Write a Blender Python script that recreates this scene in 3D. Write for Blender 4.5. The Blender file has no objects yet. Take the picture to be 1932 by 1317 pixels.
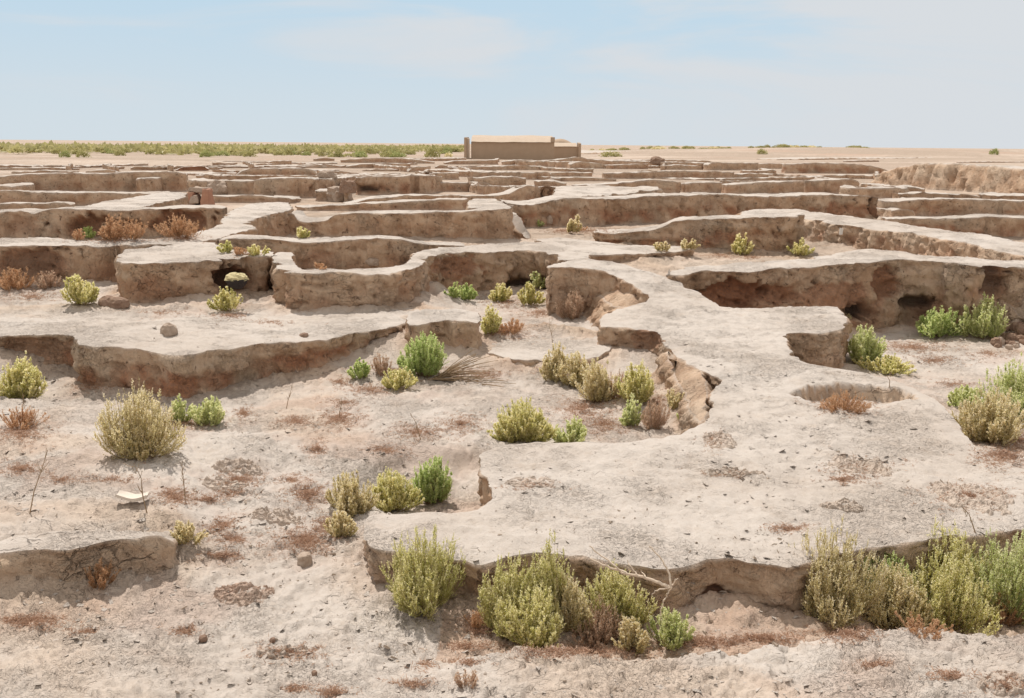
import bpy, math, random, time
import numpy as np
from mathutils import Vector, Matrix
from mathutils.geometry import delaunay_2d_cdt
T0 = time.time()
scene = bpy.context.scene
C = scene.collection
R = math.radians
# ------------------------------------------------------------------ camera
PW, PH, FOC = 1932.0, 1317.0, 1900.0
CAMZ, PITCH, ROLL = 3.0, R(11.5), R(0.52)
cam_d = bpy.data.cameras.new('camera')
cam = bpy.data.objects.new('camera', cam_d)
C.objects.link(cam)
cam_d.sensor_width = 36.0
cam_d.lens = FOC / PW * 36.0
cam_d.clip_start, cam_d.clip_end = 0.1, 40000
_m = Matrix.Rotation(math.pi / 2 - PITCH, 4, 'X') @ Matrix.Rotation(ROLL, 4, 'Z')
cam.matrix_world = Matrix.Translation((0, 0, CAMZ)) @ _m
scene.camera = cam
RC = np.array(_m.to_3x3())
# ------------------------------------------------------------------ light
SUN_EL, SUN_AZ = R(56), R(-24)          # azimuth from +Y (away from the viewer), negative = to the left
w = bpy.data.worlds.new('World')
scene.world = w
w.use_nodes = True
nt = w.node_tree
nt.nodes.clear()
N = nt.nodes.new
sky = N('ShaderNodeTexSky')
sky.sky_type = 'NISHITA'
sky.sun_disc = False
sky.sun_elevation = SUN_EL
sky.sun_rotation = SUN_AZ
sky.air_density, sky.dust_density, sky.ozone_density = 1.0, 0.6, 2.5
sky.altitude = 200
bg = N('ShaderNodeBackground'); bg.inputs[1].default_value = 0.1
out = N('ShaderNodeOutputWorld')
L = nt.links.new
tc = N('ShaderNodeTexCoord')
sep = N('ShaderNodeSeparateXYZ'); L(tc.outputs['Generated'], sep.inputs[0])
def wmap(v, a, b, c=0.0, d=1.0):
    r = N('ShaderNodeMapRange'); r.interpolation_type = 'SMOOTHSTEP'
    for k, x in zip(('From Min', 'From Max', 'To Min', 'To Max'), (a, b, c, d)): r.inputs[k].default_value = x
    L(v, r.inputs['Value']); return r.outputs[0]
def wmix(f, a, b):
    m = N('ShaderNodeMix'); m.data_type = 'RGBA'
    L(f, m.inputs['Factor'])
    for k, v in (('A', a), ('B', b)):
        if isinstance(v, tuple): m.inputs[k].default_value = v + (1,)
        else: L(v, m.inputs[k])
    return m.outputs['Result']
def wnoise(scale, loc, sc, det, dist):
    mp = N('ShaderNodeMapping'); mp.inputs['Scale'].default_value = scale; mp.inputs['Location'].default_value = loc
    L(tc.outputs['Generated'], mp.inputs['Vector'])
    n = N('ShaderNodeTexNoise'); n.inputs['Scale'].default_value = sc; n.inputs['Detail'].default_value = det
    n.inputs['Roughness'].default_value = 0.55; n.inputs['Distortion'].default_value = dist
    L(mp.outputs[0], n.inputs['Vector']); return n.outputs['Fac']
# unseen white fill added overhead lifts shade, clearer pale blue low down in front
sky_fill = wmix(wmap(wnoise((1, 1, 2), (0.2, 0.1, 0), 2.0, 5, 0.5), 0.3, 0.7, 0.5, 0.9), sky.outputs[0], (7.7, 7.3, 6.7))
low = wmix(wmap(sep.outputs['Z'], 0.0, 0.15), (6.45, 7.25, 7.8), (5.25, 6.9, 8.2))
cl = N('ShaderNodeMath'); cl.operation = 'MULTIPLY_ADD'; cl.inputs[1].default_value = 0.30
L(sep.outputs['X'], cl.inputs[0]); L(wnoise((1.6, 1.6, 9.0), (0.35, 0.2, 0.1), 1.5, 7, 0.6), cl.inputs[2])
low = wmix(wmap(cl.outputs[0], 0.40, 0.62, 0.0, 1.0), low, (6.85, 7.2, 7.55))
fin = wmix(wmap(sep.outputs['Z'], 0.16, 0.42), low, sky_fill)
fin = wmix(wmap(sep.outputs['Y'], 0.35, -0.35), fin, (7.6, 7.25, 6.8))    # unseen bright sky added behind the viewer to fill shaded wall faces
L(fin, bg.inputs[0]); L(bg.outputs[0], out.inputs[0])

sun_d = bpy.data.lights.new('sun', 'SUN')
sun_d.energy = 4.2
sun_d.angle = R(0.55)
sun_d.color = (1.0, 0.945, 0.87)
sun = bpy.data.objects.new('sun', sun_d)
C.objects.link(sun)
sdir = Vector((math.sin(SUN_AZ) * math.cos(SUN_EL), math.cos(SUN_AZ) * math.cos(SUN_EL), math.sin(SUN_EL)))
sun.rotation_euler = sdir.to_track_quat('Z', 'Y').to_euler()
scene.view_settings.view_transform = 'Standard'
scene.view_settings.look = 'None'
scene.view_settings.exposure = 0.0
scene.view_settings.gamma = 1.0
scene.cycles.max_bounces = 9
scene.cycles.diffuse_bounces = 8
scene.cycles.use_denoising = True

# ------------------------------------------------------------------ helpers
rng = np.random.default_rng(7)
_p = rng.permutation(256); _p = np.concatenate([_p, _p, _p])
_g = rng.normal(size=(256, 3)); _g /= np.linalg.norm(_g, axis=1)[:, None]

def perlin(P):
    P = np.asarray(P, dtype=np.float64)
    i = np.floor(P).astype(np.int64); f = P - i
    u = f * f * f * (f * (f * 6 - 15) + 10)
    i &= 255
    def gr(dx, dy, dz):
        h = _p[_p[_p[i[:, 0] + dx] + i[:, 1] + dy] + i[:, 2] + dz]
        g = _g[h]
        return g[:, 0] * (f[:, 0] - dx) + g[:, 1] * (f[:, 1] - dy) + g[:, 2] * (f[:, 2] - dz)
    def lp(a, b, t): return a + (b - a) * t
    x0 = lp(gr(0, 0, 0), gr(1, 0, 0), u[:, 0]); x1 = lp(gr(0, 1, 0), gr(1, 1, 0), u[:, 0])
    x2 = lp(gr(0, 0, 1), gr(1, 0, 1), u[:, 0]); x3 = lp(gr(0, 1, 1), gr(1, 1, 1), u[:, 0])
    return lp(lp(x0, x1, u[:, 1]), lp(x2, x3, u[:, 1]), u[:, 2])

def fbm(P, sc, octv=3, gain=0.5, off=0.0):
    P = np.asarray(P) * sc + off
    s = 0; a = 1.0
    for k in range(octv):
        s = s + a * perlin(P); P = P * 2.03 + 17.3; a *= gain
    return s

def ridged(P, sc, octv=2, off=0.0):
    P = np.asarray(P) * sc + off
    s = 0; a = 1.0
    for k in range(octv):
        s = s + a * (1 - 2.2 * np.abs(perlin(P))); P = P * 2.1 + 11.1; a *= 0.5
    return s

def ss(a, b, x):
    t = np.clip((x - a) / (b - a), 0, 1)
    return t * t * (3 - 2 * t)

def ray(px, py):
    v = RC @ np.array([(px - PW / 2) / FOC, -(py - PH / 2) / FOC, -1.0])
    return v / np.linalg.norm(v)

def at(px, py, z):
    """the place on the level z that stands at this spot of the photograph"""
    v = ray(px, py)
    t = (z - CAMZ) / v[2]
    return np.array([v[0] * t, v[1] * t, z])

def proj(P):
    q = (np.asarray(P) - np.array([0, 0, CAMZ])) @ RC
    return q[:, 0] / -q[:, 2] * FOC + PW / 2, PH / 2 - q[:, 1] / -q[:, 2] * FOC

def mesh_from(name, V, F, attrs=None, mat=None, smooth=True, parent=None, loc=None):
    """F: (n,3) or (n,4) array, or list of such arrays"""
    me = bpy.data.meshes.new(name)
    V = np.asarray(V, dtype=np.float32)
    Fs = F if isinstance(F, list) else [F]
    Fs = [np.asarray(f, dtype=np.int32) for f in Fs if len(f)]
    me.vertices.add(len(V)); me.vertices.foreach_set('co', V.ravel())
    nl = sum(f.size for f in Fs); npol = sum(len(f) for f in Fs)
    me.loops.add(nl); me.polygons.add(npol)
    me.loops.foreach_set('vertex_index', np.concatenate([f.ravel() for f in Fs]))
    tot = np.concatenate([np.full(len(f), f.shape[1], dtype=np.int32) for f in Fs])
    st = np.concatenate([[0], np.cumsum(tot)[:-1]]).astype(np.int32)
    me.polygons.foreach_set('loop_start', st)
    me.polygons.foreach_set('loop_total', tot)
    me.polygons.foreach_set('use_smooth', np.full(npol, bool(smooth)))
    me.update(calc_edges=True)
    for k, a in (attrs or {}).items():
        at_ = me.attributes.new(k, 'FLOAT', 'POINT')
        at_.data.foreach_set('value', np.asarray(a, dtype=np.float32))
    if mat: me.materials.append(mat)
    o = bpy.data.objects.new(name, me)
    C.objects.link(o)
    if parent: o.parent = parent
    if loc is not None: o.location = loc
    return o

def tag(o, label=None, cat=None, group=None, kind=None):
    if label: o['label'] = label
    if cat: o['category'] = cat
    if group: o['group'] = group
    if kind: o['kind'] = kind
    return o

def empty(name, loc, rz=0):
    o = bpy.data.objects.new(name, None)
    C.objects.link(o); o.location = loc; o.rotation_euler = (0, 0, rz)
    o.empty_display_size = 0.1
    return o

# ------------------------------------------------------------------ materials
def nodes(name):
    m = bpy.data.materials.new(name); m.use_nodes = True
    t = m.node_tree; t.nodes.clear()
    return m, t, t.nodes.new, t.links.new

def earth_material():
    m, t, N, L = nodes('earth')
    o = N('ShaderNodeOutputMaterial'); b = N('ShaderNodeBsdfPrincipled')
    b.inputs['Roughness'].default_value = 0.95
    b.inputs['Specular IOR Level'].default_value = 0.1
    g = N('ShaderNodeNewGeometry')
    def attr(n):
        a = N('ShaderNodeAttribute'); a.attribute_name = n; return a.outputs['Fac']
    def noise(sc, det=4, rough=0.55, vec=None, dist=0.0):
        n = N('ShaderNodeTexNoise'); n.inputs['Scale'].default_value = sc; n.inputs['Detail'].default_value = det
        n.inputs['Roughness'].default_value = rough; n.inputs['Distortion'].default_value = dist
        L(vec or g.outputs['Position'], n.inputs['Vector']); return n.outputs['Fac']
    def rngmap(v, a, b_, c=0.0, d=1.0):
        r = N('ShaderNodeMapRange'); r.inputs['From Min'].default_value = a; r.inputs['From Max'].default_value = b_
        r.inputs['To Min'].default_value = c; r.inputs['To Max'].default_value = d; r.interpolation_type = 'SMOOTHSTEP'
        L(v, r.inputs['Value']); return r.outputs[0]
    def mixc(f, a, b_, blend='MIX'):
        x = N('ShaderNodeMix'); x.data_type = 'RGBA'; x.blend_type = blend
        if isinstance(f, float): x.inputs['Factor'].default_value = f
        else: L(f, x.inputs['Factor'])
        for k, v in (('A', a), ('B', b_)):
            if isinstance(v, tuple): x.inputs[k].default_value = v + (1,)
            else: L(v, x.inputs[k])
        return x.outputs['Result']
    def math_(op, a, b_):
        x = N('ShaderNodeMath'); x.operation = op
        for k, v in ((0, a), (1, b_)):
            if isinstance(v, (int, float)): x.inputs[k].default_value = v
            else: L(v, x.inputs[k])
        return x.outputs[0]
    big = noise(0.55, 4, 0.6); mid = noise(3.5, 5, 0.62); fine = noise(28, 5, 0.7); grit = noise(140, 3, 0.7)
    crust = mixc(rngmap(big, 0.35, 0.68), (0.565, 0.51, 0.462), (0.505, 0.44, 0.385))
    crust = mixc(rngmap(mid, 0.5, 0.78, 0, 0.5), crust, (0.48, 0.395, 0.325))
    blot = noise(2.2, 9, 0.72, dist=0.4)
    raw = mixc(rngmap(blot, 0.36, 0.62), (0.64, 0.475, 0.34), (0.48, 0.305, 0.195))
    raw = mixc(rngmap(big, 0.42, 0.68, 0, 0.7), raw, (0.66, 0.53, 0.405))
    raw = mixc(rngmap(noise(5.5, 7, 0.7), 0.58, 0.72, 0, 0.75), raw, (0.33, 0.19, 0.12))
    pit = rngmap(noise(9, 4, 0.6, dist=0.5), 0.62, 0.69)
    raw = mixc(math_('MULTIPLY', pit, 0.75), raw, (0.20, 0.12, 0.08))
    smp = N('ShaderNodeMapping'); smp.inputs['Scale'].default_value = (6, 6, 0.9); L(g.outputs['Position'], smp.inputs['Vector'])
    streak = noise(1.0, 5, 0.65, vec=smp.outputs[0], dist=0.6)
    raw = mixc(rngmap(streak, 0.52, 0.70, 0, 0.45), raw, (0.36, 0.235, 0.155))
    col = mixc(attr('raw'), crust, raw)
    red = mixc(rngmap(fine, 0.35, 0.7), (0.45, 0.22, 0.125), (0.30, 0.145, 0.09))
    col = mixc(attr('red'), col, red)
    col = mixc(attr('plain'), col, mixc(rngmap(mid, 0.35, 0.7), (0.44, 0.355, 0.285), (0.34, 0.255, 0.195)))
    col = mixc(attr('soot'), col, (0.035, 0.028, 0.026))  # blackens depths of holes: shade put into colour, plus charring in burnt recesses
    # speckle of grit and dark crumbs
    col = mixc(rngmap(fine, 0.30, 0.75, 0.0, 0.25), col, (0.42, 0.33, 0.26))
    col = mixc(rngmap(grit, 0.62, 0.78, 0.0, 0.35), col, (0.22, 0.16, 0.125))
    # dry crust cracks: stretched voronoi edges, only in places
    mp = N('ShaderNodeMapping'); mp.inputs['Scale'].default_value = (0.55, 1.0, 1.0)
    L(g.outputs['Position'], mp.inputs['Vector'])
    wob = N('ShaderNodeTexNoise'); wob.inputs['Scale'].default_value = 6; wob.inputs['Detail'].default_value = 4
    L(g.outputs['Position'], wob.inputs['Vector'])
    add = N('ShaderNodeMix'); add.data_type = 'VECTOR'; add.inputs['Factor'].default_value = 0.16
    L(mp.outputs[0], add.inputs['A']); L(wob.outputs['Color'], add.inputs['B'])
    def crack(sc, wd):
        v = N('ShaderNodeTexVoronoi'); v.feature = 'DISTANCE_TO_EDGE'; v.inputs['Scale'].default_value = sc
        L(add.outputs['Result'], v.inputs['Vector'])
        return rngmap(v.outputs['Distance'], 0.0, wd, 1.0, 0.0)
    cmask = rngmap(noise(1.3, 3, 0.6), 0.50, 0.66)
    c1 = math_('MULTIPLY', crack(7, 0.055), cmask)
    c2 = math_('MULTIPLY', crack(19, 0.09), rngmap(noise(2.3, 3, 0.6), 0.52, 0.66))
    cr_ = math_('MAXIMUM', c1, math_('MULTIPLY', c2, 0.7))
    cr_ = math_('MULTIPLY', math_('MULTIPLY', cr_, attr('near')), math_('ADD', 0.22, math_('MULTIPLY', attr('raw'), 0.30)))
    col = mixc(math_('MULTIPLY', cr_, 0.55), col, (0.16, 0.115, 0.09))
    L(col, b.inputs['Base Color'])
    # relief: flakes with sharp lips + grain
    flake_n = noise(6.5, 5, 0.62, dist=0.9)
    flake = math_('ADD', rngmap(flake_n, 0.44, 0.47, 0, 0.55), rngmap(flake_n, 0.55, 0.575, 0, 0.6))
    flake2 = rngmap(noise(26, 5, 0.7, dist=0.8), 0.5, 0.55, 0, 0.5)
    patchy = rngmap(noise(1.1, 4, 0.6), 0.44, 0.62, 0.12, 1.0)
    hgt = math_('MULTIPLY', patchy, math_('ADD', math_('MULTIPLY', flake, 1.5), math_('MULTIPLY', flake2, 0.7)))
    hgt = math_('ADD', hgt, math_('MULTIPLY', fine, 0.6))
    hgt = math_('ADD', hgt, math_('MULTIPLY', grit, 0.35))
    hgt = math_('SUBTRACT', hgt, math_('MULTIPLY', cr_, 2.0))
    bc = N('ShaderNodeBump'); bc.inputs['Distance'].default_value = 0.07
    L(math_('MULTIPLY', attr('raw'), 0.85), bc.inputs['Strength'])
    L(math_('ADD', math_('MULTIPLY', blot, 1.0), math_('SUBTRACT', math_('ADD', math_('MULTIPLY', noise(6, 6, 0.7), 0.8), math_('MULTIPLY', streak, 0.7)), math_('MULTIPLY', pit, 0.8))), bc.inputs['Height'])
    bp = N('ShaderNodeBump'); bp.inputs['Strength'].default_value = 0.9; bp.inputs['Distance'].default_value = 0.017
    L(hgt, bp.inputs['Height']); L(bc.outputs[0], bp.inputs['Normal'])
    L(bp.outputs[0], b.inputs['Normal'])
    L(b.outputs[0], o.inputs[0])
    return m

def leaf_material(name, ca, cb, cc, transl=0.35):
    """ca -> cb -> cc along the leaf's own tint value"""
    m, t, N, L = nodes(name)
    o = N('ShaderNodeOutputMaterial')
    a = N('ShaderNodeAttribute'); a.attribute_name = 'tint'
    r = N('ShaderNodeValToRGB')
    e = r.color_ramp.elements
    e[0].position = 0.05; e[0].color = ca + (1,)
    e[1].position = 0.95; e[1].color = cc + (1,)
    x = e.new(0.5); x.color = cb + (1,)
    L(a.outputs['Fac'], r.inputs[0])
    d = N('ShaderNodeBsdfDiffuse'); tr = N('ShaderNodeBsdfTranslucent'); mxs = N('ShaderNodeMixShader')
    gl = N('ShaderNodeBsdfGlossy'); gl.inputs['Roughness'].default_value = 0.5
    ms2 = N('ShaderNodeMixShader'); ms2.inputs[0].default_value = 0.04
    mxs.inputs[0].default_value = transl
    L(r.outputs[0], d.inputs[0]); L(r.outputs[0], tr.inputs[0])
    L(d.outputs[0], mxs.inputs[1]); L(tr.outputs[0], mxs.inputs[2])
    L(mxs.outputs[0], ms2.inputs[1]); L(gl.outputs[0], ms2.inputs[2])
    L(ms2.outputs[0], o.inputs[0])
    return m

def plain_material(name, ca, cb, sc=20, rough=0.9, bump=0.4, dist=0.01):
    m, t, N, L = nodes(name)
    o = N('ShaderNodeOutputMaterial'); b = N('ShaderNodeBsdfPrincipled')
    b.inputs['Roughness'].default_value = rough; b.inputs['Specular IOR Level'].default_value = 0.15
    tc = N('ShaderNodeTexCoord')
    n = N('ShaderNodeTexNoise'); n.inputs['Scale'].default_value = sc; n.inputs['Detail'].default_value = 6; n.inputs['Roughness'].default_value = 0.65
    L(tc.outputs['Object'], n.inputs['Vector'])
    r = N('ShaderNodeValToRGB'); r.color_ramp.elements[0].position = 0.3; r.color_ramp.elements[1].position = 0.7
    r.color_ramp.elements[0].color = ca + (1,); r.color_ramp.elements[1].color = cb + (1,)
    L(n.outputs['Fac'], r.inputs[0]); L(r.outputs[0], b.inputs['Base Color'])
    bp = N('ShaderNodeBump'); bp.inputs['Strength'].default_value = bump; bp.inputs['Distance'].default_value = dist
    L(n.outputs['Fac'], bp.inputs['Height']); L(bp.outputs[0], b.inputs['Normal'])
    L(b.outputs[0], o.inputs[0])
    return m

EARTH = earth_material()
LEAF = {
    'G': leaf_material('leaf_green', (0.32, 0.43, 0.12), (0.60, 0.70, 0.28), (0.82, 0.84, 0.47), .64),
    'P': leaf_material('leaf_pale_green', (0.42, 0.48, 0.17), (0.74, 0.78, 0.38), (0.90, 0.88, 0.60), .64),
    'Y': leaf_material('leaf_yellow_green', (0.43, 0.43, 0.12), (0.80, 0.76, 0.35), (0.95, 0.88, 0.60), .66),
    'O': leaf_material('leaf_olive_tan', (0.50, 0.45, 0.20), (0.80, 0.71, 0.42), (0.93, 0.84, 0.64), .66),
    'R': leaf_material('leaf_rusty', (0.42, 0.23, 0.11), (0.62, 0.37, 0.20), (0.75, 0.52, 0.33), .4),
    'D': leaf_material('leaf_dead_brown', (0.42, 0.27, 0.18), (0.64, 0.45, 0.32), (0.76, 0.60, 0.45), 0.4),
}
LEAF['F'] = leaf_material('leaf_far_scrub', (0.30, 0.29, 0.11), (0.48, 0.45, 0.20), (0.62, 0.56, 0.32), .4)
LEAF['H'] = leaf_material('leaf_far_green', (0.25, 0.29, 0.09), (0.42, 0.44, 0.18), (0.56, 0.54, 0.29), .4)
TWIG = plain_material('twig', (0.24, 0.165, 0.10), (0.40, 0.29, 0.19), 30)
TWIG_PALE = plain_material('twig_pale', (0.60, 0.48, 0.37), (0.74, 0.62, 0.50), 40)
CLOD = plain_material('clod', (0.32, 0.24, 0.185), (0.47, 0.38, 0.31), 14, bump=0.6)
CRUMB = plain_material('crumb', (0.36, 0.28, 0.22), (0.52, 0.44, 0.36), 5, bump=.3)
CLOD_DARK = plain_material('clod_dark', (0.20, 0.125, 0.09), (0.33, 0.23, 0.17), 14, bump=0.6)
ADOBE = plain_material('adobe_plaster', (0.40, 0.295, 0.212), (0.445, 0.332, 0.242), 1.2, bump=0.25, dist=0.05)
ADOBE_LIT = plain_material('adobe_plaster_lit', (0.47, 0.37, 0.285), (0.53, 0.43, 0.34), 1.5, bump=0.25, dist=0.05)  # paler adobe copy: sunlight on roofs and pier strip put into the colour

# ------------------------------------------------------------------ levels of the ground
CTRL = [  # photograph x, y, level
    (966,1317,.06),(300,1317,.08),(0,1317,.1),(1700,1317,.06),(600,1220,.05),(100,1220,.06),(350,1180,.03),
    (1000,1200,-.03),(1200,1200,-.06),(1000,1120,-.04),(1250,1130,-.05),(1700,1185,-.18),(1850,1165,-.17),(1800,1110,-.15),(1660,1130,-.12),(1920,1120,-.15),(800,1165,0),(1400,1155,.0),(1390,1185,.01),(1560,1150,-.04),(920,1190,-.02),
    (60,1000,.30),(250,980,.25),(200,900,.24),(60,880,.22),(270,860,.22),(450,860,.18),(50,780,.10),(400,790,.0),(300,780,-.02),(440,770,.0),(150,745,.0),
    (600,760,.05),(700,770,.05),(800,800,.08),(700,850,.10),(560,900,.12),(850,840,.06),(480,1000,.10),(570,1080,.03),(500,1150,.02),(420,1100,.02),(200,1160,.02),
    (640,1000,.03),(770,948,-.16),(865,940,-.16),(880,905,-.12),(820,900,-.02),(1000,820,-.04),(1100,780,.0),(1200,790,0),(1050,740,.02),(1250,760,.03),(900,740,.04),(1000,720,.02),
    (1000,650,.16),(950,645,.15),(1090,650,.15),(960,600,.03),(900,560,0),(1000,560,.03),(850,562,.02),(1050,615,.0),
    (300,590,.42),(100,590,.42),(500,600,.42),(650,600,.42),(750,570,.42),(30,570,.4),
    (1700,640,-.33),(1850,650,-.3),(1750,690,-.27),(1650,700,-.27),(1900,760,-.22),(1900,840,-.16),(1960,870,-.12),(1500,560,-.2),
    (1400,490,.35),(1500,478,.35),(1350,465,.33),(1200,455,.35),(1050,430,.35),(1500,450,.36),(1700,485,.2),(1880,520,-.1),(1800,440,.4),
]
CP = np.array([at(*c) for c in CTRL])
extra = []
for d, z in ((15, .42), (19, .42), (23, .42), (28, .42), (36, .42), (48, .44), (65, .48)):
    for a in range(-60, 61, 6):
        if d < 21 and a > -2: continue
        extra.append((d * math.sin(R(a)), d * math.cos(R(a)), z))
for a in range(-60, 61, 8):
    for d in (2.0, 3.5):
        extra.append((d * math.sin(R(a)), d * math.cos(R(a)), .07))
for a in (-55, -45, -36): extra += [(6.5 * math.sin(R(a)), 6.5 * math.cos(R(a)), .15), (10 * math.sin(R(a)), 10 * math.cos(R(a)), .15)]
for a in (36, 46, 56): extra += [(12 * math.sin(R(a)), 12 * math.cos(R(a)), -.1), (17 * math.sin(R(a)), 17 * math.cos(R(a)), -.1), (7 * math.sin(R(a)), 7 * math.cos(R(a)), 0)]
CP = np.concatenate([CP, np.array(extra)])

# the low lip of earth along the near edge
LIP = [at(x, y, z) for x, y, z in ((820,1245,.07),(960,1243,.08),(1100,1240,.1),(1250,1237,.11),(1400,1230,.12),(1550,1213,.14),(1700,1200,.16),(1830,1188,.18),(1932,1172,.2),(2100,1150,.2))]
LIPX = np.array([p[0] for p in LIP]); LIPY = np.array([p[1] for p in LIP]); LIPH = np.array([.03,.10,.13,.15,.17,.20,.23,.25,.27,.27])

def level(x, y):
    """smooth ground level without small relief"""
    x = np.asarray(x, float); y = np.asarray(y, float)
    r = np.hypot(x, y)
    z = np.full(x.shape, .66)
    near = r < 75
    idx = np.where(near)[0]
    for k in range(0, len(idx), 60000):
        i = idx[k:k + 60000]
        d2 = (x[i, None] - CP[None, :, 0]) ** 2 + (y[i, None] - CP[None, :, 1]) ** 2
        wgt = 1.0 / (d2 + 0.01 * 1.0) ** 2.0
        z[i] = (wgt * CP[None, :, 2]).sum(1) / wgt.sum(1)
    b = ss(45, 75, r)
    far = .48 + .12 * ss(60, 180, r) + .25 * ss(200, 600, r)
    z = z * (1 - b) + far * b
    ye = np.interp(x, LIPX, LIPY); hh = np.interp(x, LIPX, LIPH)
    n = perlin(np.stack([x * 3, y * 3, x * 0 + 4.4], 1)) * .05
    z = z + hh * ss(-.03, .09, ye - y + n) * (y < 8) * (1 - .4 * ss(.3, 2.5, ye - y))
    return z

WALL_OUTLINES = []     # (xy points, strength) used for the skirts of fallen earth

# ------------------------------------------------------------------ eroded earth masses
def chaikin(P, n=2, keep=0.2):
    for _ in range(n):
        Q = np.roll(P, -1, axis=0)
        A = P * (1 - keep) + Q * keep; B = P * keep + Q * (1 - keep)
        P = np.stack([A, B], 1).reshape(-1, P.shape[1])
    return P

def resample(P, step):
    Q = np.concatenate([P, P[:1]])
    s = np.concatenate([[0], np.cumsum(np.linalg.norm(np.diff(Q[:, :2], axis=0), axis=1))])
    n = max(10, int(s[-1] / step))
    t = np.linspace(0, s[-1], n, endpoint=False)
    return np.stack([np.interp(t, s, Q[:, k]) for k in range(Q.shape[1])], 1)

def smooth_ring(A, n):
    for _ in range(n):
        A = (np.roll(A, 1, 0) + 2 * A + np.roll(A, -1, 0)) / 4
    return A

def inside(px, py, poly):
    r = np.zeros(len(px), bool)
    x1, y1 = poly[:, 0], poly[:, 1]; x2, y2 = np.roll(x1, -1), np.roll(y1, -1)
    for a, b, c, d in zip(x1, y1, x2, y2):
        if b == d: continue
        cond = (b > py) != (d > py)
        r ^= cond & (px < (c - a) * (py - b) / (d - b) + a)
    return r

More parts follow.
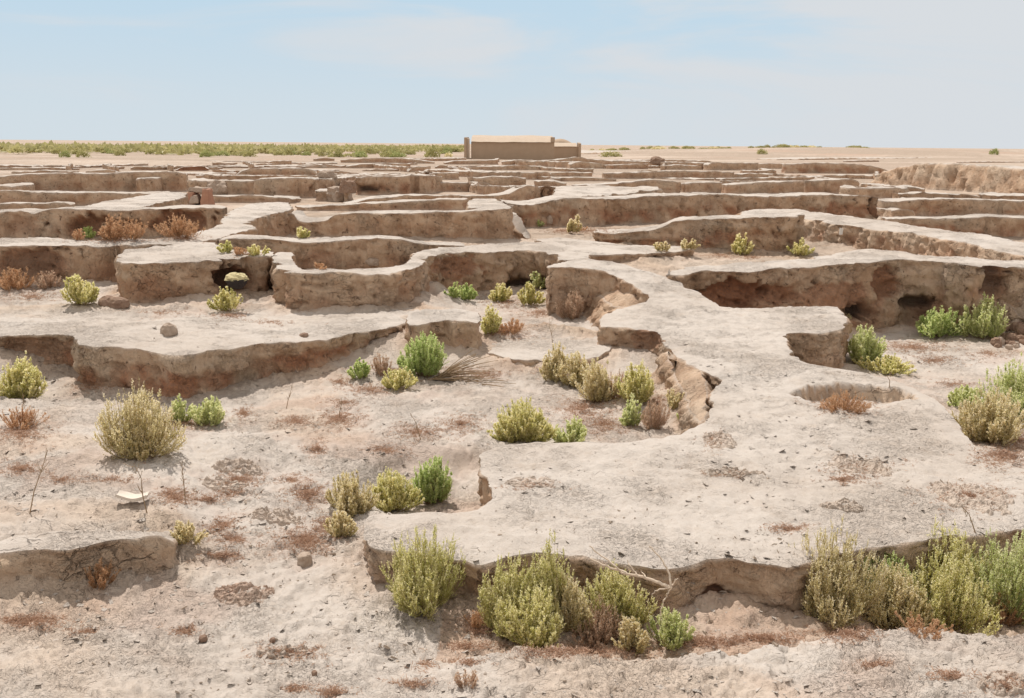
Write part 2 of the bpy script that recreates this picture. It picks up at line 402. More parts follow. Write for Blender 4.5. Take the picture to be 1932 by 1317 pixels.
def mass(name, poly, label, cat='wall', group=None, step=None, rough=1.0, red=0.35, pits=(), slope=0.06, rnd=None, dents=(),
         talus=1.0, crumble=0.0, soot=0.0, top_red=0.0, smoothit=1, parent=None, kind=None, top_raw=0.0, cracks=1.0):
    """an eroded block of earth: poly = rim in the world (x, y, z); faces fall to the ground"""
    P = np.array(poly, float)
    area = 0.5 * np.sum(P[:, 0] * np.roll(P[:, 1], -1) - np.roll(P[:, 0], -1) * P[:, 1])
    if area < 0: P = P[::-1]
    dist = np.linalg.norm(P[:, :2], axis=1).min()
    if step is None: step = float(np.clip(dist * 0.0031, 0.03, 0.45))
    seed = (abs(hash((round(P[0, 0], 2), round(P[0, 1], 2)))) % 1000) * 0.37
    O = chaikin(P, smoothit)
    O = resample(O, step)
    n = len(O)
    tan = np.roll(O[:, :2], -1, 0) - np.roll(O[:, :2], 1, 0)
    nr = np.stack([tan[:, 1], -tan[:, 0]], 1); nr /= np.linalg.norm(nr, axis=1)[:, None] + 1e-9
    nr = smooth_ring(nr, max(2, int(0.12 / step)))
    nr /= np.linalg.norm(nr, axis=1)[:, None] + 1e-9
    O3 = np.stack([O[:, 0], O[:, 1], np.full(n, seed)], 1)
    far_ = float(np.clip(dist / 26, 1, 3.2))
    wob = far_ * (fbm(O3 / far_ ** .5, 1.1, 2) * .07 + fbm(O3, 4.0, 2) * .035 + fbm(O3, 13.0, 2) * .014) * rough
    wob = wob - np.clip(fbm(O3 / far_ ** .5, 2.1, 3, off=44) - .16, 0, .5) * (.2 if dist < 15 else .38) * rough * far_ ** .5 + fbm(O3, 22, 1, off=3) * .012
    O[:, :2] += nr * wob[:, None]
    O[:, 2] += far_ ** .7 * (fbm(O3, 1.3, 2, off=9) * .04 + fbm(O3, 5, 2, off=5) * .025) * rough
    zf = level(O[:, 0], O[:, 1])
    H = np.maximum(O[:, 2] - zf, 0.03) + .22
    r_in = (rnd if rnd is not None else 0.07) * .28
    r_in = min(r_in, 0.3)
    rows = int(np.clip((H.max()) / (step * 0.9), 5, 44))
    V = []; RAW = []; RED = []; SOOT_SHADE = []
    for k in range(rows + 1):
        s = (k / rows) ** 1.15
        dep = H * s
        base = np.clip((dep - (H - .22 - .14)) / .2, 0, 1)
        off = -r_in * (1 - np.clip(dep / (r_in * 1.5), 0, 1)) ** 2 + slope * dep + .07 * base * base * talus
        Z = O[:, 2] - dep
        Q = np.stack([O[:, 0], O[:, 1], Z], 1)
        full = np.clip(dep / .05, 0, 1)
        rel = dep / np.maximum(H - .22, .05)
        e = fbm(Q + seed, 1.5, 3) * .055 + fbm(Q + seed, 6, 3, .6) * .045 - np.clip(fbm(Q * [1, 1, 1.6] + seed, 4.2, 2, off=13) - .22, 0, 1) * .25
        e = e + ss(.0, .07, fbm(Q * [1, 1, 1.7] + seed, 2.6, 3, off=23)) * .035 + ss(.08, .13, fbm(Q * [1, 1, 1.4] + seed, 6, 2, off=83)) * .02 - .03
        # a softer lower band wears back under a harder crust
        band = ss(.30, .55, rel + fbm(Q * [1, 1, 1.5] + seed, 1.3, 3, off=3) * .45)
        e = e - .045 * band * np.clip(red * 1.6, 0, 1.2) + .02 * (1 - base * .7)
        e = e - .05 * ss(.62, .95, ridged(Q * [1, 1, .22] + seed, 2.2, 2, off=31))
        if crumble:
            e = e + crumble * (ridged(Q * [1, 1, .35] + seed, 2.2, 3) * .07 - .04)
        off = off + e * full * rough
        Q[:, :2] += nr * off[:, None]
        # niches and holes
        rdv = band * np.clip(.55 + fbm(Q + seed, 2.2, 4, off=40) * 1.8, 0, 1) * min(1, red * 1.25) * (1 - .75 * base)
        so = np.zeros(n)
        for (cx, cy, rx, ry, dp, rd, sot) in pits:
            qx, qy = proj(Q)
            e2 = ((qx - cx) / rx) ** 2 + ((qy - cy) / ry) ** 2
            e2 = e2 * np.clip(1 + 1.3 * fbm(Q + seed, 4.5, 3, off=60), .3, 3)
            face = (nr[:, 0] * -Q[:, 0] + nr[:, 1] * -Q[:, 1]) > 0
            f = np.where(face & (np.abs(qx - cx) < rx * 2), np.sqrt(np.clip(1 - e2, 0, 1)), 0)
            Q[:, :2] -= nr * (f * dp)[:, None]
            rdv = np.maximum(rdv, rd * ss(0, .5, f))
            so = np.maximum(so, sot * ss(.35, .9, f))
        V.append(Q); RAW.append(np.clip(ss(-.02, .03, dep) * (1 - .6 * base), 0, 1)); RED.append(rdv); SOOT_SHADE.append(so)
    ring = V[0][:, :2]
    # top: jittered points inside the rim
    lo = ring.min(0); hi = ring.max(0)
    tstep = step * 1.15
    gx, gy = np.meshgrid(np.arange(lo[0], hi[0], tstep), np.arange(lo[1], hi[1], tstep))
    gp = np.stack([gx.ravel(), gy.ravel()], 1) + rng.uniform(-.28, .28, (gx.size, 2)) * tstep
    gp = gp[inside(gp[:, 0], gp[:, 1], ring)]
    rs = ring[::max(1, int(.5 * tstep / step))]
    if len(gp):
        dmin = np.empty(len(gp)); zi = np.empty(len(gp))
        sub = O[::max(1, n // 240)]
        for k in range(0, len(gp), 20000):
            g = gp[k:k + 20000]
            d2 = ((g[:, None, :] - rs[None]) ** 2).sum(2)
            dmin[k:k + 20000] = np.sqrt(d2.min(1))
            d2 = ((g[:, None, :] - sub[None, :, :2]) ** 2).sum(2)
            wt = 1 / (d2 + .01) ** 1.5
            zi[k:k + 20000] = (wt * sub[None, :, 2]).sum(1) / wt.sum(1)
        ok = dmin > tstep * .55
        gp, zi, dmin = gp[ok], zi[ok], dmin[ok]
    pts = [Vector(p) for p in np.concatenate([ring, gp])] if len(gp) else [Vector(p) for p in ring]
    vo, ed, fa, ov, oe, of = delaunay_2d_cdt(pts, [], [list(range(n))], 1, 1e-5)
    nt_ = len(vo)
    vo = np.array([(v[0], v[1]) for v in vo])
    G = np.empty((nt_, 3)); G[:, :2] = vo
    tr = np.zeros(nt_)
    dm = np.full(nt_, 0.0); zt = np.full(nt_, np.nan)
    ring_of = np.full(nt_, -1)
    zall = np.concatenate([O[:, 2], zi]) if len(gp) else O[:, 2]
    dall = np.concatenate([np.zeros(n), dmin]) if len(gp) else np.zeros(n)
    first = np.full(n + len(gp), -1)
    for vi, lst in enumerate(ov):
        if lst:
            j = lst[0]; zt[vi] = zall[j]; dm[vi] = dall[j]
            for q in lst: first[q] = vi
    bad = np.isnan(zt)
    if bad.any(): zt[bad] = np.nanmean(zt)
    Q = np.stack([G[:, 0], G[:, 1], np.full(nt_, seed)], 1)
    inn = ss(0, .25, dm)
    relief = (fbm(Q, .9, 2) * .05 + fbm(Q, 3.5, 3) * .022 + np.abs(fbm(Q, 9, 2)) * .014) * (.25 + .75 * inn) * rough
    if dist < 25: relief += (ss(.05, .18, fbm(Q, 5, 3, off=21)) * .016 + ss(.0, .08, fbm(Q, 13, 2, off=2)) * .012) * inn
    G[:, 2] = zt + relief + .008 * ss(0, .06, dm)
    rawt = np.full(nt_, top_raw)
    redt = top_red * ss(.1, .45, fbm(Q, .8, 3, off=70))
    sot = np.zeros(nt_)
    for (dpoly, dd, wb, wf) in dents:
        D = resample(chaikin(np.array([at(*q) for q in dpoly]), 2), .05)
        ins = inside(G[:, 0], G[:, 1], D)
        dd_ = np.sqrt(((G[:, None, :2] - D[None, :, :2]) ** 2).sum(2)) if nt_ < 400 else None
        if dd_ is None:
            arg = np.zeros(nt_, int); dv = np.zeros(nt_)
            ii = np.where(ins)[0]
            for k in range(0, len(ii), 5000):
                q = ((G[ii[k:k + 5000], None, :2] - D[None, :, :2]) ** 2).sum(2)
                arg[ii[k:k + 5000]] = q.argmin(1); dv[ii[k:k + 5000]] = np.sqrt(q.min(1))
        cy = D[:, 1].mean()
        wd = np.where(D[arg, 1] > cy, wb, wf)
        f = np.where(ins, ss(0, 1, dv / wd), 0)
        G[:, 2] -= dd * f
        rawt = np.maximum(rawt, np.where(ins & (D[arg, 1] > cy) & (dv < wb * 1.2), .9, 0))
    # weld top ring onto row 0
    for q in range(n):
        if first[q] >= 0: V[0][q, 2] = G[first[q], 2]
    allV = [G]; idx_rows = []
    # the rim is a broken edge: the faces keep a rim ring of their own
    allV.append(V[0]); idx_rows.append(np.arange(nt_, nt_ + n)); nt2 = nt_ + n
    for k in range(1, rows + 1):
        idx_rows.append(np.arange(nt2 + (k - 1) * n, nt2 + k * n)); allV.append(V[k])
    quads = []
    for k in range(rows):
        a, b = idx_rows[k], idx_rows[k + 1]
        quads.append(np.stack([a, b, np.roll(b, -1), np.roll(a, -1)], 1))
    quads = np.concatenate(quads)
    tris = np.array([f for f in fa if len(f) == 3], dtype=np.int32)
    VV = np.concatenate(allV)
    first_rows = 1 if nt2 > nt_ else 0
    raw = np.concatenate([rawt] + ([RAW[0]] if first_rows else []) + RAW[1:])
    rd = np.concatenate([redt] + ([RED[0]] if first_rows else []) + RED[1:])
    so = np.concatenate([sot] + ([SOOT_SHADE[0]] if first_rows else []) + SOOT_SHADE[1:])
    org = np.array([O[:, 0].mean(), O[:, 1].mean(), zf.mean()])
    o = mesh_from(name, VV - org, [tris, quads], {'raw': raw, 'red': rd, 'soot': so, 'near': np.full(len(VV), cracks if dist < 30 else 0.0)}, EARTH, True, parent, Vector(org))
    if parent is None: tag(o, label, cat, group, kind or 'thing')
    WALL_OUTLINES.append((O[:, :2], talus, dist))
    return o

def poly_px(pts): return [at(*p) for p in pts]

FACES = []; CROSS = []
def W(label, front, yb, th=1.0, zf=.42, name='mud_wall', group='eroded walls of the far ruin field', **kw):
    """a wall from the line of its front rim in the photograph and the line of its foot"""
    FACES.append((min(p[0] for p in front), max(p[0] for p in front), min(p[1] for p in front), max(yb)))
    a = at(front[0][0], yb[0], zf); b = at(front[-1][0], yb[1], zf)
    d = (b - a)[:2]; d /= np.linalg.norm(d)
    nrm = np.array([-d[1], d[0]])
    if nrm[1] < 0: nrm = -nrm
    F = []
    for (x, y) in front:
        v = ray(x, y)
        t = ((a[:2] - 0) @ nrm) / (v[:2] @ nrm)
        F.append(np.array([v[0] * t, v[1] * t, CAMZ + v[2] * t]))
    B = [np.array([p[0] + nrm[0] * th * rng.uniform(.85, 1.15), p[1] + nrm[1] * th * rng.uniform(.85, 1.15), p[2] + rng.uniform(-.02, .03)]) for p in F]
    if group and group.startswith(('eroded walls', 'low broken')) and name == 'mud_wall':
        L_ = np.linalg.norm(F[-1] - F[0]); dd = np.linalg.norm(F[0][:2])
        for k in range(int(np.clip(L_ / 7, 1, 3)) if dd < 130 else 0):
            if rng.uniform() < .25: continue
            u = rng.uniform(.04, .96); f = u * (len(F) - 1); i0 = min(int(f), len(F) - 2); P0 = F[i0] * (1 - f + i0) + F[i0 + 1] * (f - i0)
            ln = rng.uniform(.07, .13) * dd * (dd / 45) ** .5; wd = rng.uniform(.7, 1.2); sk = rng.uniform(-.5, .5) - .25 * np.sign(P0[0])
            b_ = nrm + d * sk; b_ /= np.linalg.norm(b_)
            z0 = P0[2] - .05
            q = lambda a_, c_, dz: (P0[0] + b_[0] * a_ + d[0] * c_, P0[1] + b_[1] * a_ + d[1] * c_, z0 + dz)
            CROSS.append([q(.3, -wd / 2, 0), q(.3, wd / 2, 0), q(ln * .55, wd * .55, rng.uniform(-.12, .05)), q(ln, wd * .5, rng.uniform(-.2, .05)), q(ln, -wd * .5, -.05), q(ln * .5, -wd * .6, rng.uniform(-.12, .05))])
    return mass(name, F + B[::-1], label, group=group, **kw)

def Pm(label, pts, name='mud_wall', **kw): return mass(name, poly_px(pts), label, **kw)

# ---- near and middle masses
PLATEAU = [(690,1035,.30),(740,1047,.31),(800,1052,.31),(860,1062,.31),(920,1068,.31),(980,1052,.32),(1040,1046,.32),(1100,1052,.32),(1180,1070,.31),(1260,1074,.31),
  (1330,1064,.31),(1400,1064,.32),(1480,1074,.32),(1525,1066,.32),(1600,1038,.32),(1750,1016,.32),(1932,1002,.31),(2080,995,.31),(2080,965,.30),(1932,888,.30),(1860,852,.30),(1815,812,.30),(1795,772,.31),(1745,738,.33),
  (1690,716,.35),(1610,700,.37),(1560,692,.38),(1512,680,.40),(1490,655,.42),(1488,626,.44),(1540,629,.44),(1592,624,.44),(1600,602,.45),(1576,575,.46),(1480,579,.47),(1365,582,.5),
  (1332,556,.58),(1290,536,.68),(1250,518,.78),(1180,500,.86),(1105,488,.92),(1035,497,.92),(1026,504,.92),(1070,502,.92),(1112,506,.90),(1165,520,.82),(1205,543,.72),(1230,566,.62),(1180,580,.56),(1140,588,.53),
  (1127,603,.5),(1132,619,.48),(1180,617,.48),(1225,622,.47),(1243,638,.46),(1258,655,.45),(1278,682,.42),(1330,702,.40),(1362,714,.39),(1340,735,.38),(1336,765,.36),(1334,796,.35),
  (1300,812,.34),(1220,829,.33),(1140,836,.33),(1060,838,.33),(1000,832,.33),(940,838,.32),(900,858,.31),(906,888,.31),(918,920,.31),(921,942,.31),(905,957,.31),(850,966,.31),(760,970,.31),(705,966,.31),(688,985,.30)]
mass('mud_platform', poly_px(PLATEAU), 'broad pale earth platform filling the right foreground, a round hollow in its top', 'earth platform',
     step=.032, red=.22, rough=.9, talus=.6, pits=[(1350,1124,24,20,.09,.9,.25),(1215,640,30,25,.1,.6,.2)], slope=.03, rnd=.06, crumble=.15,
     dents=[([(1488,752,.33),(1515,738,.33),(1580,731,.33),(1640,729,.33),(1705,735,.33),(1735,748,.33),(1700,770,.33),(1640,784,.33),(1560,782,.33),(1510,772,.33)],.17,.06,.5)])
mass('mud_platform', poly_px([(-90,634,.58),(60,634,.58),(136,632,.58),(142,645,.58),(150,655,.58),(250,657,.58),(330,674,.57),(400,663,.56),(500,650,.54),(600,642,.53),(640,634,.52),(700,624,.51),(765,612,.5),
     (800,590,.46),(780,572,.40),(600,580,.38),(400,585,.38),(200,590,.38),(-90,590,.38)]), 'long earth terrace with a dark broken front, carrying the lone clod, at left', 'earth platform',
     red=.85, rough=.8, slope=.02, rnd=.05, step=.034, talus=.7, pits=[(60,660,75,26,.12,.55,0.1)], crumble=.2)
mass('mud_block', poly_px([(764,606,.60),(780,616,.60),(820,607,.61),(870,604,.62),(905,608,.62),(914,603,.62),(905,588,.64),(868,581,.65),(805,582,.65),(772,592,.62)]),
     'short raised block at the right end of the earth terrace, behind the deep green bush', 'wall', red=.25, slope=.08, rnd=.1)
mass('mud_bank', poly_px([(-90,1055,.37),(0,1047,.37),(60,1040,.37),(150,1037,.37),(230,1022,.36),(295,1014,.34),(332,1022,.28),(345,1010,.22),(290,985,.2),(150,985,.2),(-90,1000,.2)]),
     'low cracked earth bank at the lower left edge of the picture', 'earth bank', red=.12, slope=.03, rnd=.05, rough=.8, step=.028, cracks=3.2, talus=.7)
mass('mud_ledge', poly_px([(912,664,.2),(960,680,.19),(1010,683,.19),(1060,680,.2),(1120,674,.22),(1156,660,.22),(1150,636,.16),(1000,630,.1),(915,640,.13)]),
     'low earth step linking the raised block to the broad platform behind the olive shrubs', 'earth step', red=.2, rnd=.06, crumble=.3, step=.045)
mass('mud_wall', poly_px([(1245,524,.80),(1330,514,.84),(1400,511,.87),(1480,508,.9),(1540,504,.92),(1600,498,.95),(1660,493,.98),(1720,489,1.0),(1770,491,1.0),(1800,498,.98),(1850,504,.95),(1932,507,.92),(2080,512,.9),
     (2080,492,.85),(1932,494,.9),(1850,489,.93),(1750,481,.98),(1700,474,1.0),(1640,471,.98),(1590,475,.95),(1500,490,.9),(1340,500,.84),(1270,507,.8)]),
     'tall burnt wall with reddish hollows above the pit on the right', 'wall', red=.5, rough=1.3, slope=.03, rnd=.07,
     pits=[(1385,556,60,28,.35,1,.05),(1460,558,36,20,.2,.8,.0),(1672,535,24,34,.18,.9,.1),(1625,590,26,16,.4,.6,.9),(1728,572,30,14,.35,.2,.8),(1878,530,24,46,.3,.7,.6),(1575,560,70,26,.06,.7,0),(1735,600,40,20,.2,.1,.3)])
mass('earth_slope', poly_px([(1893,520,.75),(1920,512,.85),(1990,512,.9),(2080,520,.8),(2080,640,-.1),(1960,640,-.15),(1925,600,0.05),(1900,560,.4)]),
     'crumbled earth heap closing the right end of the pit', 'earth heap', red=.1, crumble=.8, slope=.5, rnd=.2, top_raw=.6)
mass('mud_wall', poly_px([(516,486,1.05),(520,508,1.04),(545,517,1.03),(600,517,1.03),(650,516,1.03),(720,517,1.03),(775,510,1.02),(800,500,1.0),(806,487,.97),(840,479,.92),(920,476,.88),(1000,473,.86),(1035,479,.86),(1060,490,.9),
     (1110,492,.9),(1112,470,.9),(1060,459,.92),(1000,455,.94),(900,462,.95),(800,470,.97),(782,478,.99),(770,492,1.0),(740,503,1.02),(650,508,1.02),(580,509,1.02),(557,501,1.03),(550,490,1.04),(558,478,1.05),(520,477,1.06)]),
     'bent wall with a pale rim round a small basin, left of the central passage', 'wall', red=.35, rnd=.06, rough=1.1, slope=.05,
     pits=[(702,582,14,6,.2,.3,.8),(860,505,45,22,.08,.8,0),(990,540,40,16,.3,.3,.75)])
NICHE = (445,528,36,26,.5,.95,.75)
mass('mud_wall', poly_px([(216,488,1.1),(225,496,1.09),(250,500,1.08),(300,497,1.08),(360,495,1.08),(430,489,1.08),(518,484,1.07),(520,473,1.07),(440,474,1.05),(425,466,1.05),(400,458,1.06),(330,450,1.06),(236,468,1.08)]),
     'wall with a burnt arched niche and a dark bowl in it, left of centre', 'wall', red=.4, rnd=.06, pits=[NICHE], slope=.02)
W('left edge wall with tangled dry weeds at its foot, behind the yellow bush', [(-80,463),(0,464),(60,463),(120,464),(200,466),(232,463)], (543,541), 1.2, red=.6, pits=[(60,500,70,30,.2,.6,.4)], group=None)
mass('mud_wall', poly_px([(232,463,1.18),(215,450,1.2),(300,452,1.15),(360,442,1.12),(410,424,1.15),(425,404,1.18),(440,395,1.2),(470,384,1.2),(540,380,1.2),(556,392,1.18),(545,398,1.17),(495,408,1.15),(470,420,1.14),(490,432,1.1),(440,440,1.1),(410,452,1.1),(330,462,1.1)]),
     'broad pale wall running diagonally back past the weedy burnt recesses', 'wall', red=.3, crumble=.3)
W('thin wall with a sharp pale rim behind the small bright tufts in the sunken court', [(408,456),(440,450),(540,453),(590,459),(640,456),(700,449),(745,451),(800,461),(885,466)], (512,506), .7, zf=.5, red=.5, group=None)
# F: the smooth thick block in the middle
_f = [(493,412),(545,402),(556,404),(562,417),(590,420),(620,416),(626,406),(680,402),(760,402),(850,400),(930,396),(966,393)]
W('smooth thick wall with a scooped notch in its rim, in the middle of the ruins', _f, (449,457), .9, red=.22, rnd=.08, slope=.04, group=None)
mass('mud_wall', poly_px([(966,395,1.12),(985,412,1.0),(1003,448,.5),(990,450,.5),(940,398,1.12),(884,394,1.13),(880,380,1.15),(900,374,1.18),(945,377,1.18)]), 'smooth broad end of the middle wall sloping down to the right', 'wall', red=.15, slope=.1, rnd=.1)
W('low wall behind the smooth thick one, closing a narrow trough', [(556,390),(600,390),(650,386),(700,384),(760,380),(820,378),(884,376)], (398,397), .8, red=.5)
# right middle
W('weathered wall with red undercut above the dry yellow bushes, right of centre', [(1112,437),(1150,441),(1200,437),(1240,431),(1272,416),(1330,413),(1400,413),(1470,410),(1518,406)], (468,482), 1.1, zf=.36, red=.95, rough=1.3, group=None)
mass('mud_wall', poly_px([(1512,412,1.0),(1600,427,1.0),(1700,438,1.0),(1800,455,1.0),(1880,472,.98),(1990,492,.95),(1990,468,.95),(1932,459,.98),(1850,441,1.0),(1760,432,1.0),(1700,420,1.0),(1650,415,1.0),(1560,403,1.02),(1500,394,1.05),(1400,396,1.0),(1395,408,1.0),(1480,407,1.0)]),
     'long crumbling wall running forward to the right edge, with a small white tag', 'wall', red=.5, crumble=.9, slope=.22, rough=1.2)
mass('mud_wall', poly_px([(1098,479,.62),(1130,482,.62),(1180,480,.62),(1240,477,.62),(1300,473,.62),(1309,470,.62),(1300,466,.6),(1240,464,.58),(1180,462,.58),(1130,456,.6),(1060,449,.6),(1000,452,.62),(1060,465,.64)]),
     'low flat-topped wall beside the crossing of pale paths in the centre', 'wall', red=.45)
W('red-footed wall behind the crumbling one at the right edge', [(1676,413),(1720,412),(1780,413),(1830,411),(1870,409),(1932,411),(2000,412)], (446,450), .9, red=.9, soot=.2, group=None)
W('clean-fronted wall at the right edge, right of the plastered gap', [(1668,380),(1720,377),(1800,375),(1860,377),(1932,381),(2000,382)], (408,408), 1.2, red=.5, group=None)
W('long straight wall stretching across the right half behind the dry yellow bush', [(955,383),(985,387),(1010,384),(1040,379),(1080,373),(1150,377),(1200,372),(1280,369),(1350,366),(1450,371),(1500,369),(1560,367),(1600,369),(1640,370),(1664,373)], (428,416), 1.5, zf=.4, red=.75, rough=1.2, group=None,
  pits=[(1655,390,12,24,.5,.4,.3),(1610,395,50,8,.1,.7,0)])
# left middle
W('thick wall with two burnt weed-grown recesses at the left', [(-30,404),(0,400),(50,398),(62,404),(80,398),(150,394),(240,397),(320,393),(400,391),(424,393)], (456,452), 1.1, red=.4, group=None,
  pits=[(190,432,75,26,.35,.85,.25),(343,420,54,24,.3,.9,.35),(40,425,30,20,.1,.4,.1)])
mass('mud_wall', poly_px([(150,396,1.2),(215,396,1.2),(285,387,1.2),(350,372,1.2),(354,363,1.2),(310,362,1.2),(240,374,1.2),(168,384,1.2)]), 'pale wall running back at a slant to the red brick stub', 'wall', red=.2, group='eroded walls of the far ruin field')
W('straight wall along the left edge with the slanting wall across its right end', [(-40,360),(0,360),(60,362),(140,364),(200,363),(260,366),(320,364)], (389,388), 1.0, red=.35)
W('short low wall at the left edge, in front of the straight wall', [(-40,385),(0,385),(60,383),(120,383),(134,386)], (401,401), .7, red=.3)
W('long dark-fronted wall far left, below the reddish flat', [(-40,338),(20,331),(60,328),(100,327),(170,327),(200,329),(240,324),(330,325),(352,328)], (364,362), 1.2, red=.45)
mass('mud_wall', poly_px([(-20,352,.9),(30,351,.9),(66,348,.9),(60,344,.9),(0,348,.9)]), 'short pale stub between the two long walls at the far left', 'wall', red=.2, group='eroded walls of the far ruin field')
mass('mud_wall', poly_px([(258,338,1.15),(300,336,1.15),(350,330,1.15),(352,326,1.15),(310,330,1.15),(256,334,1.15)]), 'slanting spur joined to the long dark wall at far left', 'wall', red=.2, group='eroded walls of the far ruin field')
# far field
FF = 'eroded walls of the far ruin field'
W('dark-faced wall in the far left middle, right of the small red pit', [(442,332),(455,322),(480,318),(520,317),(560,317),(595,321),(602,330)], (340,340), 1.2, red=.6)
W('tall blank wall left of the heap of rubble pillars', [(476,341),(500,337),(560,336),(590,336),(600,342)], (374,374), 1.0, red=.4, pits=[(596,360,8,14,.6,.9,.2)])
W('low rim wall below the tall blank wall, by the red brick stub', [(396,371),(440,370),(470,368),(520,372),(560,376)], (384,384), .7, red=.4)
W('broken low wall of lumps beside the red brick stub', [(352,340),(400,342),(440,341),(478,341)], (368,368), 1.0, red=.35, crumble=.9, rough=1.6)
W('dark black-footed wall right of the rubble pillars', [(672,335),(720,332),(760,333),(780,329)], (369,369), .9, red=.95, pits=[(690,357,30,8,.3,.3,.9)])
W('long low wall rising to a post at its right end, in the middle distance', [(655,385),(690,376),(740,371),(790,368),(840,369),(900,369),(955,369),(985,354),(997,350),(1014,352)], (390,384), .9, red=.4)
W('far wall with a clean face left of the lit mound', [(793,348),(805,344),(850,344),(886,345)], (363,363), .9, red=.45)
W('rounded stub of wall in the middle distance, below the clay building', [(893,350),(905,344),(925,345),(940,358)], (365,365), 1.0, red=.1)
W('dark wall face right of the rounded stub', [(903,336),(940,333),(975,334),(996,337)], (364,364), 1.0, red=.4)
W('small wall face below the left end of the clay building', [(812,328),(840,326),(868,326)], (341,341), .9, red=.3)
W('short wall under the gap left of the clay building', [(770,323),(780,314),(814,314)], (327,327), .9, red=.6)
W('low front wall at the left foot of the clay building', [(842,307),(860,303),(920,303),(942,301)], (312,312), 1.5, red=.5)
W('long rim of wall along the right foot of the clay building', [(952,305),(980,301),(1040,303),(1080,297),(1092,295),(1112,301),(1160,302),(1195,301)], (314,314), 1.5, red=.6)
W('far thin wall right of the clay building, below the plain', [(1190,302),(1250,301),(1330,303),(1350,306)], (312,312), 1.5, red=.4)
W('flat ridge in front of the clay building', [(848,317),(920,314),(980,312),(1048,315)], (323,323), 1.0, red=.3)
W('small square block in the far middle ground', [(1003,328),(1012,325),(1036,324),(1042,328)], (341,341), 1.0, red=.4)
W('low ridge left of the small square block', [(905,329),(950,326),(1000,327)], (334,334), .8, red=.4)
W('thin wall right of the small square block', [(1040,326),(1080,325),(1120,326)], (335,335), .9, red=.35)
W('long dark thin wall below the far clay pile', [(1143,327),(1200,325),(1280,322),(1330,323),(1390,325)], (339,339), 1.0, red=.4)
W('low wall in front of the thin wall, right of centre', [(1040,337),(1090,334),(1130,336),(1165,339)], (344,344), .9, red=.35)
W('wavy wall behind the low lit block, right of centre', [(1085,350),(1160,346),(1200,342),(1230,339),(1260,341),(1290,345)], (368,368), 1.0, red=.4)
W('low lit block of earth right of the dark doorway hole', [(1050,357),(1090,353),(1150,352),(1220,350),(1246,350)], (368,366), 2.0, red=.1, rough=1.5)
W('stub of wall beside the narrow dark doorway hole', [(998,351),(1008,350),(1017,352)], (382,382), 1.0, red=.1)
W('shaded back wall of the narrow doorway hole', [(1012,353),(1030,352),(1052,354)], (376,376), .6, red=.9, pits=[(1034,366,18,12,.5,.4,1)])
W('first section of the broken wall with white gaps, right of centre', [(1296,347),(1310,344),(1340,344),(1370,345)], (365,365), .9, red=.35)
W('middle section of the broken wall with white gaps', [(1374,348),(1400,347),(1450,344),(1500,342),(1522,344)], (368,368), 1.0, red=.35)
W('last section of the broken wall, left of the ring hearth', [(1524,342),(1560,339),(1605,338),(1625,343)], (367,367), 1.0, red=.45)
W('isolated smooth wall block in the far right distance', [(1334,311),(1341,307),(1380,307),(1432,308)], (323,323), 1.1, red=.15)
W('crumbled pale wall joining the smooth block to the dark far wall', [(1432,309),(1460,308),(1484,309)], (321,321), 1.0, red=.1, crumble=1.2)
W('dark far wall on the right below the plain', [(1480,310),(1540,307),(1620,309),(1648,314),(1680,322)], (329,331), 1.5, red=.8)
W('low ridge below the isolated smooth block', [(1300,334),(1320,332),(1380,329),(1430,327),(1452,330)], (338,338), .9, red=.3)
W('second low ridge nearer than the isolated smooth block', [(1352,338),(1400,336),(1480,335),(1560,333)], (343,342), .8, red=.3)
W('gullied sunlit bank at the right edge below the plain', [(1650,330),(1675,321),(1700,314),(1740,308),(1800,309),(1870,313),(1932,319),(2010,326)], (352,374), 14, name='earth_bank', group=None, red=.15, slope=.45, crumble=2.0, rough=1.6)
W('low lumpy ridge at the foot of the gullied bank', [(1700,367),(1760,364),(1820,367),(1850,372)], (379,380), 1.6, group=None, red=.2, rough=1.8)
W('second low lumpy ridge at the right edge below the gullied bank', [(1862,369),(1900,366),(1960,370)], (379,380), 1.5, group=None, red=.2, rough=1.8)
W('short dark-footed wall left of the ring hearth, below the gullied bank', [(1560,347),(1580,345),(1600,349)], (361,361), 1.2, group=None, red=.5, rough=1.4)
W('broad rough mound of earth on the far right plain', [(1540,293),(1600,290),(1690,288),(1780,290),(1860,288),(1932,290),(2010,290)], (298,298), 22, zf=.55, name='earth_mound', group=None, red=.3, slope=1.2, crumble=3, rough=2)
W('low rough mound of earth right of the outbuilding', [(1105,289),(1180,285),(1260,286),(1340,284),(1440,288)], (293,293), 18, zf=.55, name='earth_mound', group=None, red=.3, slope=1.2, crumble=3, rough=2)
W('long dark scarp across the far right plain', [(1480,301),(1560,298),(1660,299),(1760,297),(1840,300)], (303,303), 8, zf=.5, name='earth_bank', group=None, red=.7, slope=.8, crumble=2.5, rough=2)
def ring_wall():
    n = 26
    c = at(1650, 353, .95); out_, inn_ = [], []
    for k in range(n):
        a = 2 * math.pi * (k + .5) / n * .985 + 1.7
        out_.append((c[0] + 1.75 * math.cos(a), c[1] + 1.75 * math.sin(a), .95 + .04 * math.sin(3 * a)))
        inn_.append((c[0] + 1.1 * math.cos(a), c[1] + 1.1 * math.sin(a), .95 + .04 * math.sin(3 * a)))
    mass('ring_hearth', out_ + inn_[::-1], 'round ring of clay like a hearth in the far right ruins', 'hearth', red=.1, rnd=.05)
ring_wall()
W('stubby lit lumps of wall right of the ring hearth', [(1682,352),(1700,351),(1720,353),(1740,357)], (370,372), 1.0, red=.2, crumble=.8)
W('small plastered buttress in the gap of the long right wall', [(1685,398),(1700,394),(1720,396),(1728,402)], (412,412), .8, red=.1)
